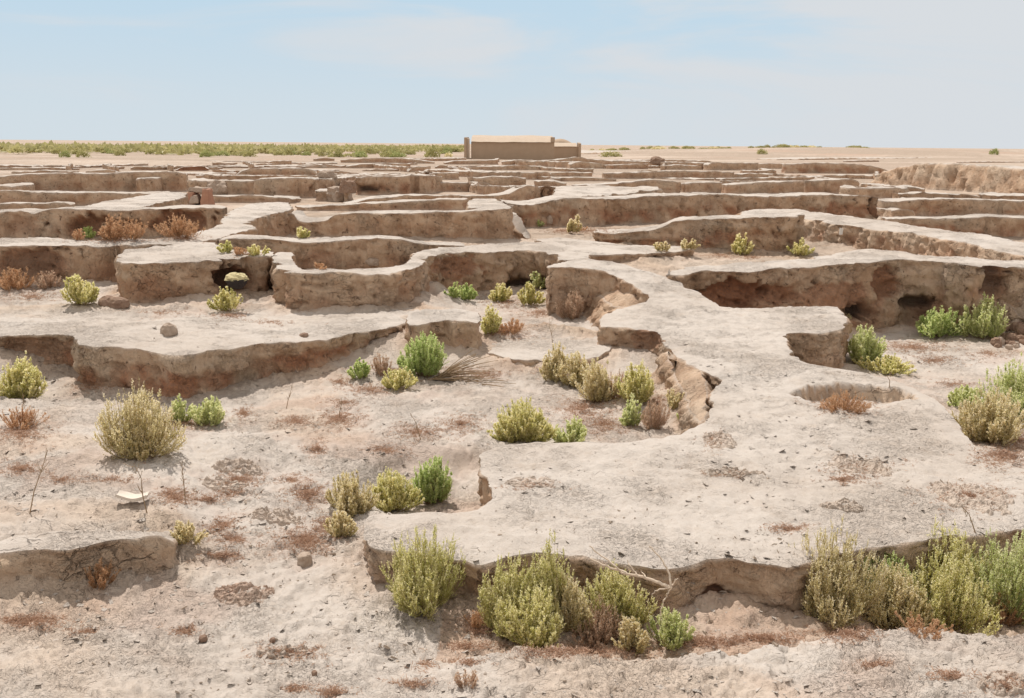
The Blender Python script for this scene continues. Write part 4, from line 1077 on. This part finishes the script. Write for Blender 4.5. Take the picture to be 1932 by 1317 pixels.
# ---- thin upright dead stalks
def stalk(px, py, hp, lean, label):
    p, _, _ = hit(px, py)
    dist = np.linalg.norm(p - [0, 0, CAMZ]); h = hp * dist / FOC
    q = np.random.default_rng(int(px))
    P = [[0, 0, -.02], [lean * .3 * h, 0, h * .35], [lean * .6 * h + q.normal(0, .02), .01, h * .7], [lean * h, .02, h]]
    V, F = tubes(np.array(P)[None], np.array([[.005, .004, .003, .002]]), 5); VV, FF_ = [V], [F]; nv = len(V)
    for k in range(7):
        t = q.uniform(.35, .95); b = np.array([lean * t * h, .01, h * t]); d = np.array([q.normal(0, .6), q.normal(0, .6), .8]); d *= h * q.uniform(.12, .25) / np.linalg.norm(d)
        V, F = tubes(np.stack([b, b + d * .5 + [0, 0, -.01], b + d])[None], np.array([[.0028, .002, .0015]]), 4); VV.append(V); FF_.append(F + nv); nv += len(V)
    o = mesh_from('dry_stalk', np.concatenate(VV), np.concatenate(FF_), None, TWIG, True, None, Vector(p))
    tag(o, label, 'dry plant', 'thin dead stalks')
stalk(278,968,90,-.22,'thin dead stalk beside the pale sherd')
stalk(350,945,72,-.05,'thin dead stalk right of the one by the sherd')
stalk(42,792,44,.1,'short dead stalk under the bush at the left edge')
stalk(55,968,110,.35,'bent thin stalk low at the left edge')
stalk(795,830,50,-.4,'crooked dark twig standing on the middle floor')
stalk(540,770,40,.3,'short forked twig below the terrace front')
stalk(640,790,40,.1,'little dead stalk on the floor in front of the terrace')
stalk(1678,728,26,.0,'tiny stalk on the far rim of the round hollow')
stalk(1842,1005,45,-.6,'thin leaning stem behind the right front clump')
stalk(1043,650,50,-.15,'bare stem on the low earth step')

# ------------------------------------------------------------------ loose lumps
def lump(name, px, py, wp, hp, label, cat, mat, group=None, seed=0, flat=1.0, z=None, sharp=.35):
    if z is None:
        p, _, _ = hit(px, py)
    else: p = at(px, py, z)
    dist = np.linalg.norm(p - [0, 0, CAMZ]); wd = wp * dist / FOC; h = hp * dist / FOC
    import bmesh
    bm = bmesh.new(); bmesh.ops.create_icosphere(bm, subdivisions=3, radius=1)
    V = np.array([v.co[:] for v in bm.verts]); F = np.array([[v.index for v in f.verts] for f in bm.faces]); bm.free()
    off = seed * 3.7 + px * .01
    n = fbm(V, .9, 3, off=off)
    V = V * (1 + sharp * n)[:, None]
    V = np.sign(V) * np.abs(V) ** .85
    V *= (1 + .2 * ridged(V, 1.3, 3, off=off + 5) - .1)[:, None]
    if name == 'clay_pile': V *= (1 + .45 * ridged(V, 1.6, 3, off=off) - .2)[:, None]
    V[:, 2] = np.maximum(V[:, 2], -.55)
    V *= [wd * .5, wd * .42 * flat, h * .62]
    o = mesh_from(name, V, F, None, mat, False, None, Vector((p[0], p[1] + wd * .2, p[2] + h * .25)))
    o.rotation_euler = (0, 0, seed * .9)
    tag(o, label, cat, group)
    return o
lump('clod', 318, 632, 26, 22, 'lone upright clod on the earth terrace', 'clod', CLOD, seed=1)
lump('clod', 573, 1066, 28, 22, 'brown clod on the low path left of the platform', 'clod', CLOD, seed=2)
lump('clod', 573, 636, 16, 8, 'small dark clod near the terrace rim', 'clod', CLOD_DARK, seed=3)
lump('clod', 382, 1210, 14, 10, 'pebble-sized dark clod on the lower left ground', 'clod', CLOD_DARK, seed=4)
lump('clod', 514, 1212, 10, 9, 'tiny dark clod right of the lower left one', 'clod', CLOD_DARK, seed=5)
lump('clod', 593, 1274, 10, 8, 'tiny dark clod near the bottom edge', 'clod', CLOD_DARK, seed=6)
lump('clod', 200, 576, 30, 16, 'brown clod right of the yellow bush on the terrace', 'clod', CLOD_DARK, seed=9)
lump('clod', 222, 580, 34, 18, 'larger brown clod against the niche wall corner', 'clod', CLOD_DARK, seed=10)
lump('clod', 702, 500, 24, 14, 'pale clod in the small basin of the bent wall', 'clod', CLOD, seed=11)
lump('clod', 1037, 421, 12, 14, 'pale stone at the foot of the long straight wall', 'stone', CLOD, seed=12)
lump('clay_pile', 1242, 308, 18, 9, 'dark clay pile standing on the far walls right of the building', 'clay pile', CLOD_DARK, seed=14)
lump('clay_pile', 640, 378, 34, 20, 'pale pillar-like heap of rubble in the left middle distance', 'rubble', CLOD, seed=15)
lump('clay_pile', 655, 362, 24, 19, 'reddish pillar of rubble behind the pale heap', 'rubble', CLOD_DARK, seed=16)
lump('clay_pile', 408, 366, 28, 20, 'round boulder-like lump by the red brick stub', 'rubble', CLOD, seed=17)
lump('clay_pile', 616, 336, 22, 12, 'small rounded lump above the rubble pillars', 'rubble', CLOD, seed=18)
qq = np.random.default_rng(3)
sp_ = ['biggest', 'darkest', 'roundest']
for k in range(30):
    x = 1868 + qq.uniform(0, 64); y = 615 + qq.uniform(0, 48)
    s = qq.uniform(8, 20)
    lump('rubble_clod', x, y, s, s * .8, 'brown clod in the rubble spilled right of the bushes under the burnt wall', 'clod', CLOD_DARK if k % 3 else CLOD, 'rubble clods in the right pit', seed=20 + k)

# ---- patches where the crust has lifted and broken
def crust_patch(px, py, rx, ry, label, mat, hgt=.035):
    p, _, _ = hit(px, py)
    s_ = np.linalg.norm(p - [0, 0, CAMZ]) / FOC
    a = rx * s_; ang = math.asin((CAMZ - p[2]) / np.linalg.norm(p - [0, 0, CAMZ])); b = ry * s_ / math.sin(ang)
    n = 64
    gx, gy = np.meshgrid(np.linspace(-1.15, 1.15, n), np.linspace(-1.15, 1.15, n))
    X = p[0] + gx.ravel() * a; Y = p[1] + gy.ravel() * b
    Zg = np.array([drop(x, y, p[2] + .25) for x, y in zip(X, Y)])
    P = np.stack([X, Y, np.full(len(X), 2.2)], 1)
    rr = np.hypot(gx, gy).ravel()
    m = np.clip((1 - rr) * 2.2 + fbm(P, 5, 3) * 1.1, -1, 1)
    plate = ss(.0, .1, fbm(P, 14, 3, off=6)) * .6 + ss(.05, .12, fbm(P, 23, 2, off=16)) * .5
    Z = Zg + np.where(m > 0, ss(0, .25, m) * (plate * hgt * .62 + fbm(P, 30, 2) * .006), 0) - .012 + .012 * ss(-.05, .2, m) - np.where(m < -.05, .02, 0)
    idx = np.arange(n * n).reshape(n, n)
    F = np.stack([idx[:-1, :-1], idx[:-1, 1:], idx[1:, 1:], idx[1:, :-1]], -1).reshape(-1, 4)
    k_ = len(X); red_ = .3 if mat is None else 0.0
    o = mesh_from('crust_patch', np.stack([X, Y, Z], 1) - p, F, {'raw': np.full(k_, .3), 'red': np.clip(np.full(k_, red_) * (1 + fbm(P, 4, 2)), 0, 1), 'near': np.ones(k_)}, EARTH, False, None, Vector(p))
    tag(o, label, 'crust patch')
CRUSTM = plain_material('lifted_crust', (0.44, 0.36, 0.29), (0.58, 0.50, 0.42), 9, bump=.5)
crust_patch(520, 972, 46, 14, 'dark lifted crust left of the small tan bush', CRUSTM, .05)
crust_patch(446, 882, 46, 10, 'dark flaking crust in the middle of the left floor', CRUSTM, .045)
crust_patch(425, 922, 40, 8, 'thin strip of flaking crust below the one in the middle of the left floor', CRUSTM)
crust_patch(460, 1118, 58, 18, 'reddish crumbled crust on the low path', None, .035)
crust_patch(540, 1232, 46, 13, 'brown broken crust near the bottom, left of centre', CRUSTM)
crust_patch(1622, 882, 56, 16, 'grey flaking crust on the platform below the round hollow', CRUSTM)
crust_patch(1358, 832, 26, 18, 'small grey flaking crust at the neck of the platform', CRUSTM)
crust_patch(1592, 958, 42, 9, 'dark split crust in the middle right of the platform', CRUSTM)
crust_patch(1830, 940, 64, 22, 'wide grey broken crust at the right of the platform', CRUSTM)
crust_patch(1385, 893, 50, 7, 'thin line of lifted crust left of the grey flaking one', CRUSTM)
crust_patch(1895, 1288, 44, 16, 'brown broken crust in the bottom right corner', CRUSTM)
crust_patch(1000, 912, 50, 9, 'faint lifted crust in the middle of the platform', CRUSTM, .02)

# ---- pale sherd
def sherd():
    p, _, _ = hit(245, 950)
    dist = np.linalg.norm(p - [0, 0, CAMZ]); s = dist / FOC
    n, m = 14, 6
    V = []
    for j in range(m):
        for i in range(n):
            a = i / (n - 1); b = j / (m - 1)
            x = (a - .5) * 50 * s; y = (b - .5) * 44 * s * (1 - .35 * abs(a - .4)) + 4 * s * math.sin(7 * a)
            V.append((x, y, (.35 * (a - .5) ** 2 * 4 + .2 * (b - .5) ** 2 * 4) * 16 * s))
    V = np.array(V); V2 = V + [0, 0, -4.5 * s]
    idx = np.arange(n * m).reshape(m, n)
    F = np.stack([idx[:-1, :-1], idx[:-1, 1:], idx[1:, 1:], idx[1:, :-1]], -1).reshape(-1, 4)
    bd = np.concatenate([idx[0, :], idx[1:, -1], idx[-1, -2::-1], idx[-2:0:-1, 0]])
    S = np.stack([bd, bd + n * m, np.roll(bd, -1) + n * m, np.roll(bd, -1)], 1)
    o = mesh_from('pottery_sherd', np.concatenate([V, V2]), np.concatenate([F, F[:, ::-1] + n * m, S[:, ::-1]]), None,
                  plain_material('pale_clay', (.60, .52, .44), (.70, .62, .54), 25), False, None, Vector((p[0], p[1] + .05, p[2] + .028)))
    o.rotation_euler = (R(-8), R(6), R(10))
    tag(o, 'pale curved pottery sherd lying on the left floor', 'sherd')
sherd()

# ---- bowl in the burnt niche
def bowl():
    d = at(445, 548, .62)
    d0 = math.hypot(d[0], d[1])
    v = ray(447, 545)
    base = at(447, 552, .52); 
    t = 15.35 / v[1]; base = np.array([v[0] * t, v[1] * t, CAMZ + v[2] * t])
    s = 15.4 / FOC
    root = empty('broken_bowl', Vector(base)); tag(root, 'dark bowl heaped with pale straw-coloured earth in the burnt niche', 'bowl')
    n = 32; prof = [(0, 0), (9, 0), (15, 6), (20, 13), (22, 19), (21, 19), (18, 13), (13, 7), (0, 3)]
    V = []
    for r_, z_ in prof:
        for k in range(n):
            a = 2 * math.pi * k / n
            V.append((r_ * s * math.cos(a), r_ * s * .8 * math.sin(a), z_ * s))
    V = np.array(V); m = len(prof)
    idx = np.arange(m * n).reshape(m, n)
    F = np.stack([idx[:-1], np.roll(idx[:-1], -1, 1), np.roll(idx[1:], -1, 1), idx[1:]], -1).reshape(-1, 4)
    mesh_from('vessel', V, F, None, plain_material('shade_black_clay', (.025, .02, .02), (.05, .04, .038), 30), True, root)  # near-black body: shade inside the niche painted into the clay colour
    import bmesh
    bm = bmesh.new(); bmesh.ops.create_icosphere(bm, subdivisions=4, radius=1)
    V = np.array([q.co[:] for q in bm.verts]); F = np.array([[q.index for q in f.verts] for f in bm.faces]); bm.free()
    V = V * (1 + .3 * fbm(V, 2.2, 3, off=3))[:, None]
    V *= [21.5 * s, 17 * s, 13 * s]; V[:, 2] = np.where(V[:, 2] < 0, V[:, 2] * .3, V[:, 2]) + 18 * s
    mesh_from('heaped_earth', V, F, None, plain_material('straw_earth', (.50, .42, .22), (.66, .58, .36), 40, bump=.8), False, root)
bowl()

# ---- red burnt brick stub in the left distance
def brick_stub():
    a = at(353, 389, .6); z = .6
    dist = math.hypot(a[0], a[1]); s = dist / FOC
    root = empty('brick_stub', Vector(at(375, 389, .45))); tag(root, 'burnt red brick stub standing at the end of the slanting pale wall', 'brick stub')
    RED = plain_material('burnt_brick', (.36, .185, .125), (.47, .27, .19), 3, bump=.6, dist=.04)
    import bmesh
    def chunk(nm, x0, x1, y0, y1, z0, z1, mat, sd, taper=.12):
        bm = bmesh.new(); bmesh.ops.create_cube(bm, size=1); bmesh.ops.subdivide_edges(bm, edges=bm.edges[:], cuts=5, use_grid_fill=True)
        V = np.array([q.co[:] for q in bm.verts]); F = [[q.index for q in f.verts] for f in bm.faces]; bm.free()
        V[:, :2] *= (1 - taper * (V[:, 2:3] + .5))
        V = V * [(x1 - x0), (y1 - y0), (z1 - z0)] + [(x0 + x1) / 2, (y0 + y1) / 2, (z0 + z1) / 2]
        V += np.stack([fbm(V, 2.2, 2, off=sd + k * 9) for k in range(3)], 1) * .09
        mesh_from(nm, V, np.array(F), None, mat, True, root)
    chunk('left_jamb', -22 * s, -10 * s, 0, .8, -.1, 24 * s, RED, 1)
    chunk('back_panel', -12 * s, 14 * s, .5, .9, -.1, 14 * s, RED, 2)
    chunk('right_jamb', 4 * s, 22 * s, -.1, .7, -.1, 33 * s, RED, 3, .45)
    chunk('lintel', -20 * s, 16 * s, .2, 1.0, 26 * s, 34 * s, CLOD, 4)
    chunk('pale_lump', -16 * s, 0 * s, -.1, .6, 5 * s, 20 * s, CLOD, 5, .4)
brick_stub()

# ---- small white tag on the crumbling wall
def wall_tag():
    p, nrm, _ = hit(1587, 436)
    s = np.linalg.norm(p - [0, 0, CAMZ]) / FOC
    d = -p[:2] / np.linalg.norm(p[:2])
    V = np.array([(-3, 0, -6), (3, 0, -6), (3.4, 0, 5), (-2.6, 0, 6), (-3, 1, -6), (3, 1, -6), (3.4, 1, 5), (-2.6, 1, 6)], float) * s
    F = np.array([(0, 1, 2, 3), (7, 6, 5, 4), (0, 4, 5, 1), (1, 5, 6, 2), (2, 6, 7, 3), (3, 7, 4, 0)])
    o = mesh_from('paper_tag', V, F, None, plain_material('white_paper', (.74, .73, .70), (.82, .81, .78), 3), False, None, Vector((p[0] + d[0] * .06, p[1] + d[1] * .06, p[2])))
    tag(o, 'small white tag on the crumbling wall at right', 'tag')
wall_tag()

# ------------------------------------------------------------------ clay building
def building():
    D = 160.0
    def X(px): v = ray(px, 285); return v[0] / v[1] * D
    def Z(py, px=960): v = ray(px, py); return CAMZ + v[2] / v[1] * D
    z0 = .2
    x0, x1 = X(878), X(1046)
    root = empty('clay_building', Vector(((x0 + x1) / 2, D, z0))); ox = (x0 + x1) / 2
    tag(root, 'long windowless clay building with a pale sloping roof on the horizon', 'building')
    import bmesh
    def prism(nm, pts, xa, xb, mat, n=14, sd=0, wob=.05, par=root, org=(ox, D, z0)):
        """profile pts (y, z) swept along x, slightly uneven like hand-laid clay"""
        xs = np.linspace(xa, xb, n); k = len(pts)
        V = np.array([(x - org[0], y - org[1], z - org[2]) for x in xs for (y, z) in pts])
        V += np.stack([fbm(V, .35, 2, off=sd), fbm(V, .35, 2, off=sd + 7), fbm(V, .35, 2, off=sd + 13)], 1) * wob
        idx = np.arange(n * k).reshape(n, k)
        F = np.stack([idx[:-1], idx[1:], np.roll(idx[1:], -1, 1), np.roll(idx[:-1], -1, 1)], -1).reshape(-1, 4)
        me_f = [F]
        if k == 4: me_f.append(np.array([idx[0], idx[-1][::-1]]))
        o = mesh_from(nm, V, me_f, None, mat, False, par)
        return o
    zt = Z(268); zr = Z(259.5)
    prism('wall', [(D, z0), (D + 7, z0), (D + 7, zt), (D, zt)], x0 + .9, x1, ADOBE, sd=1)
    prism('roof', [(D - .3, zt), (D + 7.2, zt), (D + 6.6, zr + .35), (D + 3.2, zr)], x0 + .9, x1 - .1, ADOBE_LIT, 30, sd=2, wob=.12)
    prism('end_wall', [(D - .9, z0), (D + 7.3, z0), (D + 7.0, zr + .05), (D - .6, zr - .05)], X(876), X(881), ADOBE, sd=3)
    prism('lit_pier_strip', [(D - .45, z0), (D + .2, z0), (D + .2, zr - .15), (D - .4, zr - .2)], X(881.2), X(886), ADOBE_LIT, sd=4)  # strip for the sunlit pier end, the light put into its paler colour
    prism('corner_stub', [(D - .1, zt), (D + .8, zt), (D + .7, zr + .1), (D, zr + .1)], x1 - .6, x1 + .05, ADOBE, 4, sd=5)
    # annex, a second building set further back
    D2 = 172.0
    def X2(px): v = ray(px, 285); return v[0] / v[1] * D2
    def Z2(py, px=1070): v = ray(px, py); return CAMZ + v[2] / v[1] * D2
    xa, xb = X2(1030), X2(1091)
    r2 = empty('clay_outbuilding', Vector(((xa + xb) / 2, D2, z0))); og = ((xa + xb) / 2, D2, z0)
    tag(r2, 'small low clay outbuilding behind the right end of the long one', 'building')
    zt2 = Z2(276.5); zr2 = Z2(270.5)
    prism('wall', [(D2, z0), (D2 + 4, z0), (D2 + 4, zt2), (D2, zt2)], xa, xb, ADOBE, sd=6, par=r2, org=og)
    prism('roof', [(D2 - .2, zt2), (D2 + 4.2, zt2), (D2 + 4.0, zr2 + .1), (D2 + 2.5, zr2)], xa, xb - .2, ADOBE_LIT, sd=7, par=r2, org=og)
    prism('end_wall', [(D2 - .5, z0), (D2 + 4.3, z0), (D2 + 4.0, zr2 + .15), (D2 - .3, zr2)], xb, xb + .45, ADOBE, 5, sd=8, par=r2, org=og)
    n = 24
    xs = np.linspace(X2(1046), X2(1090), n)
    V = []
    for i, x in enumerate(xs):
        u = i / (n - 1); hz = Z2(274) + (Z2(261.5) - Z2(274)) * math.sin(math.pi * min(1, u * .8 + .25)) ** .8
        for (y, f) in ((D2 + 4.4, 0), (D2 + 5.2, .8), (D2 + 6.5, 1), (D2 + 8, .8), (D2 + 9, 0)):
            V.append((x - og[0], y - og[1], (z0 + 1.0 + (hz - z0 - 1.0) * f) - og[2]))
    idx = np.arange(n * 5).reshape(n, 5)
    F = np.stack([idx[:-1, :-1], idx[1:, :-1], idx[1:, 1:], idx[:-1, 1:]], -1).reshape(-1, 4)
    mesh_from('vaulted_roof', np.array(V), F, None, ADOBE, True, r2)
building()

# ------------------------------------------------------------------ green belt on the plain
def far_proto(kind, seed):
    q = np.random.default_rng(seed)
    k = 420
    d = q.normal(0, 1, (k, 3)); d /= np.linalg.norm(d, axis=1)[:, None]; d[:, 2] = np.abs(d[:, 2])
    rad = q.uniform(.35, 1, k) ** .5 * (1 + .25 * np.sin(3 * np.arctan2(d[:, 1], d[:, 0]) + seed))
    p = d * rad[:, None] * [1, 1, .9]
    ld = d * .6 + q.normal(0, .5, (k, 3)) + [0, 0, .5]; ld /= np.linalg.norm(ld, axis=1)[:, None]
    wv = np.cross(ld, q.normal(0, 1, (k, 3))); wv /= np.linalg.norm(wv, axis=1)[:, None]
    s = q.uniform(.18, .34, (k, 1))
    V = np.stack([p, p + ld * s * .5 + wv * s * .28, p + ld * s, p + ld * s * .5 - wv * s * .28], 1).reshape(-1, 3)
    tint = np.clip(q.normal(.45, .2, k), 0, 1)
    o = mesh_from('far_shrub', V, np.arange(4 * k).reshape(k, 4), {'tint': np.repeat(tint, 4)}, LEAF[kind], False)
    return o
protos = [far_proto('F', 1), far_proto('H', 2), far_proto('O', 3), far_proto('F', 4), far_proto('H', 5)]
used = [False] * len(protos)
def far_shrub(px, py, hp, wp, k, label, group, z=None):
    p, _, ob = hit(px, py)
    if p is None or z is not None: p = at(px, py, .6 if z is None else z)
    dist = p[1]
    if used[k]:
        o = protos[k].copy(); C.objects.link(o)
    else:
        o = protos[k]; used[k] = True
    o.location = Vector(p)
    o.scale = (wp * dist / FOC / 2, wp * dist / FOC / 2, hp * dist / FOC)
    o.rotation_euler = (0, 0, qq.uniform(0, 6.28))
    tag(o, label, 'shrub', group)
for (x, y, h, w_, k, lab) in [
    (123,297,12,20,1,'left one of two dark round bushes on the plain at far left'), (155,297,12,24,0,'right one of two dark round bushes on the plain at far left'),
    (226,294,9,20,0,'small olive bush on the far plain right of the two dark ones'), (815,297,17,26,0,'yellow-green bush standing forward just left of the clay building'),
    (846,296,8,14,2,'dull tuft between the forward bush and the clay building'), (1068,293,9,34,0,'bright low bush before the outbuilding wall'),
    (1152,296,9,36,0,'yellow-green bush on the flat right of the outbuilding'), (1437,291,9,18,0,'lone olive bush on the right plain'),
    (1876,292,11,16,1,'nearer of the lone dark bushes on the far right plain'), (1874,279,6,12,1,'farther of the lone dark bushes on the far right plain'),
    (1702,268,7,16,1,'leftmost dark bush on the top of the far right rise'), (1716,269,6,12,0,'middle bush on the top of the far right rise'), (1730,269,6,14,1,'rightmost bush on the top of the far right rise'),
    (1192,271,6,20,0,'clump of green on the horizon right of the outbuilding')]:
    far_shrub(x, y, h, w_, k, lab, None)
def belt_ridge(): pass
qb = np.random.default_rng(21)
for k in range(150):
    u = qb.uniform(0, 1)
    x = 40 + 830 * u ** .75
    hy = 281.5 - .0091 * x
    lo = 297 if x > 380 else 292
    y = hy + (lo - hy) * qb.uniform(.25, 1) ** 1.0
    s = (.45 + .55 * (y - hy) / (lo - hy)) * (.62 if x < 380 else .9)
    far_shrub(x, y, qb.uniform(7, 16) * s, qb.uniform(14, 38) * s, int(qb.choice([0, 0, 1, 3, 3, 4])), 'olive green bush in the scrub belt on the plain left of the clay building', 'bushes of the scrub belt on the plain')
for k in range(60):
    yy = 282 + qb.uniform(-14, 10); xx = qb.uniform(20, 95)
    zz = drop(xx, yy, 20)
    o = protos[int(qb.choice([0, 2, 3]))].copy(); C.objects.link(o)
    sx = qb.uniform(.5, 1.6); o.location = (xx, yy, zz); o.scale = (sx, sx, qb.uniform(.35, .8))
    tag(o, 'tiny olive bush on the skyline right of the clay building', 'shrub', 'bushes along the right skyline')

# the farther scrub that reads as one mass
def scrub_mass():
    q = np.random.default_rng(9)
    V = []; n = 0; T = []
    for k in range(1200):
        x = -20 + 900 * q.uniform(0, 1) ** .8
        hy = 281.5 - .0091 * x
        y = hy + q.uniform(.35, 1) ** 1.5 * (13 if x > 300 else 9)
        p = at(x, y, .75)
        if p[1] > 2500: continue
        s = q.uniform(.5, 1.0); wdt = q.uniform(.6, 1.6)
        m = 14
        c = p + np.stack([q.normal(0, wdt * .5, m), q.normal(0, wdt * .5, m), q.uniform(0, s, m)], 1)
        d = q.normal(0, .35, (m, 3)) + [0, 0, .45]; wv = q.normal(0, .3, (m, 3)) * [1, 1, .3]
        V.append(np.stack([c, c + d * .5 + wv, c + d, c + d * .5 - wv], 1).reshape(-1, 3)); T.append(np.repeat(np.clip(q.normal(.5, .2, m), 0, 1), 4))
    V = np.concatenate(V); T = np.concatenate(T)
    o = mesh_from('distant_scrub', V, np.arange(len(V)).reshape(-1, 4), {'tint': T}, LEAF['F'], False)
    tag(o, 'distant olive scrub spread over the plain to the left horizon', 'scrub', None, 'stuff')
scrub_mass()

# ------------------------------------------------------------------ litter: dry red herbs and crumbs
def litter():
    q = np.random.default_rng(12)
    V, T, CR = [], [], []
    cv, cf, nv = [], [], 0
    for (cx, cy, rx, ry, de) in PATCH:
        n = int(min(620, rx * ry * .34 * de) + 12)
        for k in range(n):
            a = q.uniform(0, 6.283); r_ = abs(q.normal(0, .62))
            p, nrm, ob = hit(cx + rx * r_ * math.cos(a), cy + ry * r_ * math.sin(a))
            if p is None or nrm[2] < .5 or p[1] > 40: continue
            dist = p[1]
            sc = max(1.0, dist / 9)
            m = 6
            l = q.uniform(.010, .034, (m, 1)) * sc ** .7
            d = q.normal(0, 1, (m, 3)) * [1, 1, .5]; d[:, 2] = np.abs(d[:, 2]) * .8 + .05; d /= np.linalg.norm(d, axis=1)[:, None]
            c = p + q.normal(0, .014 * sc, (m, 3)) * [1, 1, .1] + [0, 0, .002]
            wv = np.cross(d, q.normal(0, 1, (m, 3))); wv /= np.linalg.norm(wv, axis=1)[:, None]
            ww = .0023 * sc ** .6
            V.append(np.stack([c - wv * ww, c + wv * ww, c + d * l + wv * ww * .3, c + d * l - wv * ww * .3], 1).reshape(-1, 3))
            T.append(np.repeat(np.clip(q.normal(.42, .2, m), 0, 1), 4))
    V = np.concatenate(V); T = np.concatenate(T)
    o = mesh_from('dry_herb_litter', V, np.arange(len(V)).reshape(-1, 4), {'tint': T},
                  leaf_material('dry_red_herb', (.36, .215, .145), (.52, .335, .23), (.64, .47, .35), .25), False)
    tag(o, 'thin rusty mats of dried herbs scattered over the pale ground', 'dry herbs', None, 'stuff')
litter()

def crumbs():
    """small flakes of crust and crumbs of earth lying loose on the near ground"""
    q = np.random.default_rng(33)
    V, F, nv = [], [], 0
    cen = [(q.uniform(0, 1932), q.uniform(780, 1310)) for _ in range(46)] + [(450,895),(520,970),(1380,895),(1600,880),(1840,935),(1360,830),(440,1115),(480,1120),(560,1090),(630,1060),(600,1040),(1890,1290),(540,1230),(260,1080),(380,1060)]
    for k in range(1300):
        if k % 5 < 3:
            c = cen[int(q.integers(len(cen)))]; x = c[0] + q.normal(0, 42); y = c[1] + q.normal(0, 11)
        else:
            x = q.uniform(-10, 1942); y = 620 + 700 * q.uniform(0, 1) ** .8
        p, nrm, ob = hit(x, y)
        if p is None or nrm[2] < .55 or p[1] > 17: continue
        s = .003 + .009 * q.uniform(0, 1) ** 3.5 * (1.6 if k % 5 < 3 else 1)
        m = 5
        a = np.sort(q.uniform(0, 6.283, m)); rr = s * q.uniform(.6, 1.4, m)
        th = s * q.uniform(.25, .9)
        tilt = q.normal(0, .5, 2)
        b = np.stack([rr * np.cos(a) * 1.3, rr * np.sin(a), np.zeros(m)], 1); b[:, 2] += b[:, 0] * tilt[0] + b[:, 1] * tilt[1]
        t_ = b * [.75, .75, 1] + [0, 0, th]
        V.append(np.concatenate([b, t_]) + p + [0, 0, s * .1])
        i = np.arange(m); j = (i + 1) % m
        F.append(np.stack([i, j, j + m, i + m], 1) + nv)
        F.append(np.array([[m, m + 1, m + 2, m + 3], [m, m + 3, m + 4, m + 4]])[:1] + nv)
        F.append(np.array([[m, m + 3, m + 4]]) + nv) if False else None
        nv += 2 * m
    F = [f for f in F if f is not None]
    o = mesh_from('soil_crumbs', np.concatenate(V), np.concatenate(F), None, CRUMB, False)
    tag(o, 'loose crumbs and flakes of crust strewn over the near ground', 'crumbs', None, 'stuff')
def crust_flakes():
    """thin curled plates of the salt crust, lifted at one edge"""
    q = np.random.default_rng(61)
    V, F, nv = [], [], 0
    cen = [(q.uniform(0, 1932), q.uniform(700, 1310)) for _ in range(70)]
    for k in range(3800):
        if k % 2:
            c = cen[int(q.integers(len(cen)))]; x = c[0] + q.normal(0, 60); y = c[1] + q.normal(0, 14)
        else:
            x = q.uniform(-10, 1942); y = 560 + 760 * q.uniform(0, 1) ** .7
        p, nrm, ob = hit(x, y)
        if p is None or nrm[2] < .8 or p[1] > 19 or ob.type != 'MESH' or not ob.name.startswith(('ground', 'mud_platform', 'mud_bank')): continue
        s_ = (.006 + .019 * q.uniform(0, 1) ** 3) * (p[1] / 8) ** .35
        a0 = q.uniform(0, 6.283)
        m = 7
        a = np.sort(q.uniform(0, 6.283, m)); rr = s_ * q.uniform(.55, 1.3, m)
        b = np.stack([rr * np.cos(a) * 1.5, rr * np.sin(a), np.zeros(m)], 1)
        lift = q.uniform(.10, .48)
        b[:, 2] = np.clip(b[:, 1] + s_ * .5, 0, None) ** 2 / s_ * lift - .002
        ca, sa = math.cos(a0), math.sin(a0)
        b[:, :2] = np.stack([b[:, 0] * ca - b[:, 1] * sa, b[:, 0] * sa + b[:, 1] * ca], 1)
        t_ = b + [0, 0, .002 + s_ * .06]
        V.append(np.concatenate([b, t_, t_.mean(0)[None]]) + p)
        i = np.arange(m); j = (i + 1) % m
        F.append((np.stack([i, j, j + m, i + m], 1) + nv, np.stack([i + m, j + m, np.full(m, 2 * m)], 1) + nv))
        nv += 2 * m + 1
    o = mesh_from('crust_flakes', np.concatenate(V), [np.concatenate([f[1] for f in F]), np.concatenate([f[0] for f in F])], None, EARTH, False)
    tag(o, 'thin curled flakes of pale crust lifted off the ground', 'crust flakes', None, 'stuff')
crust_flakes()
crumbs()
print('done', time.time() - T0)
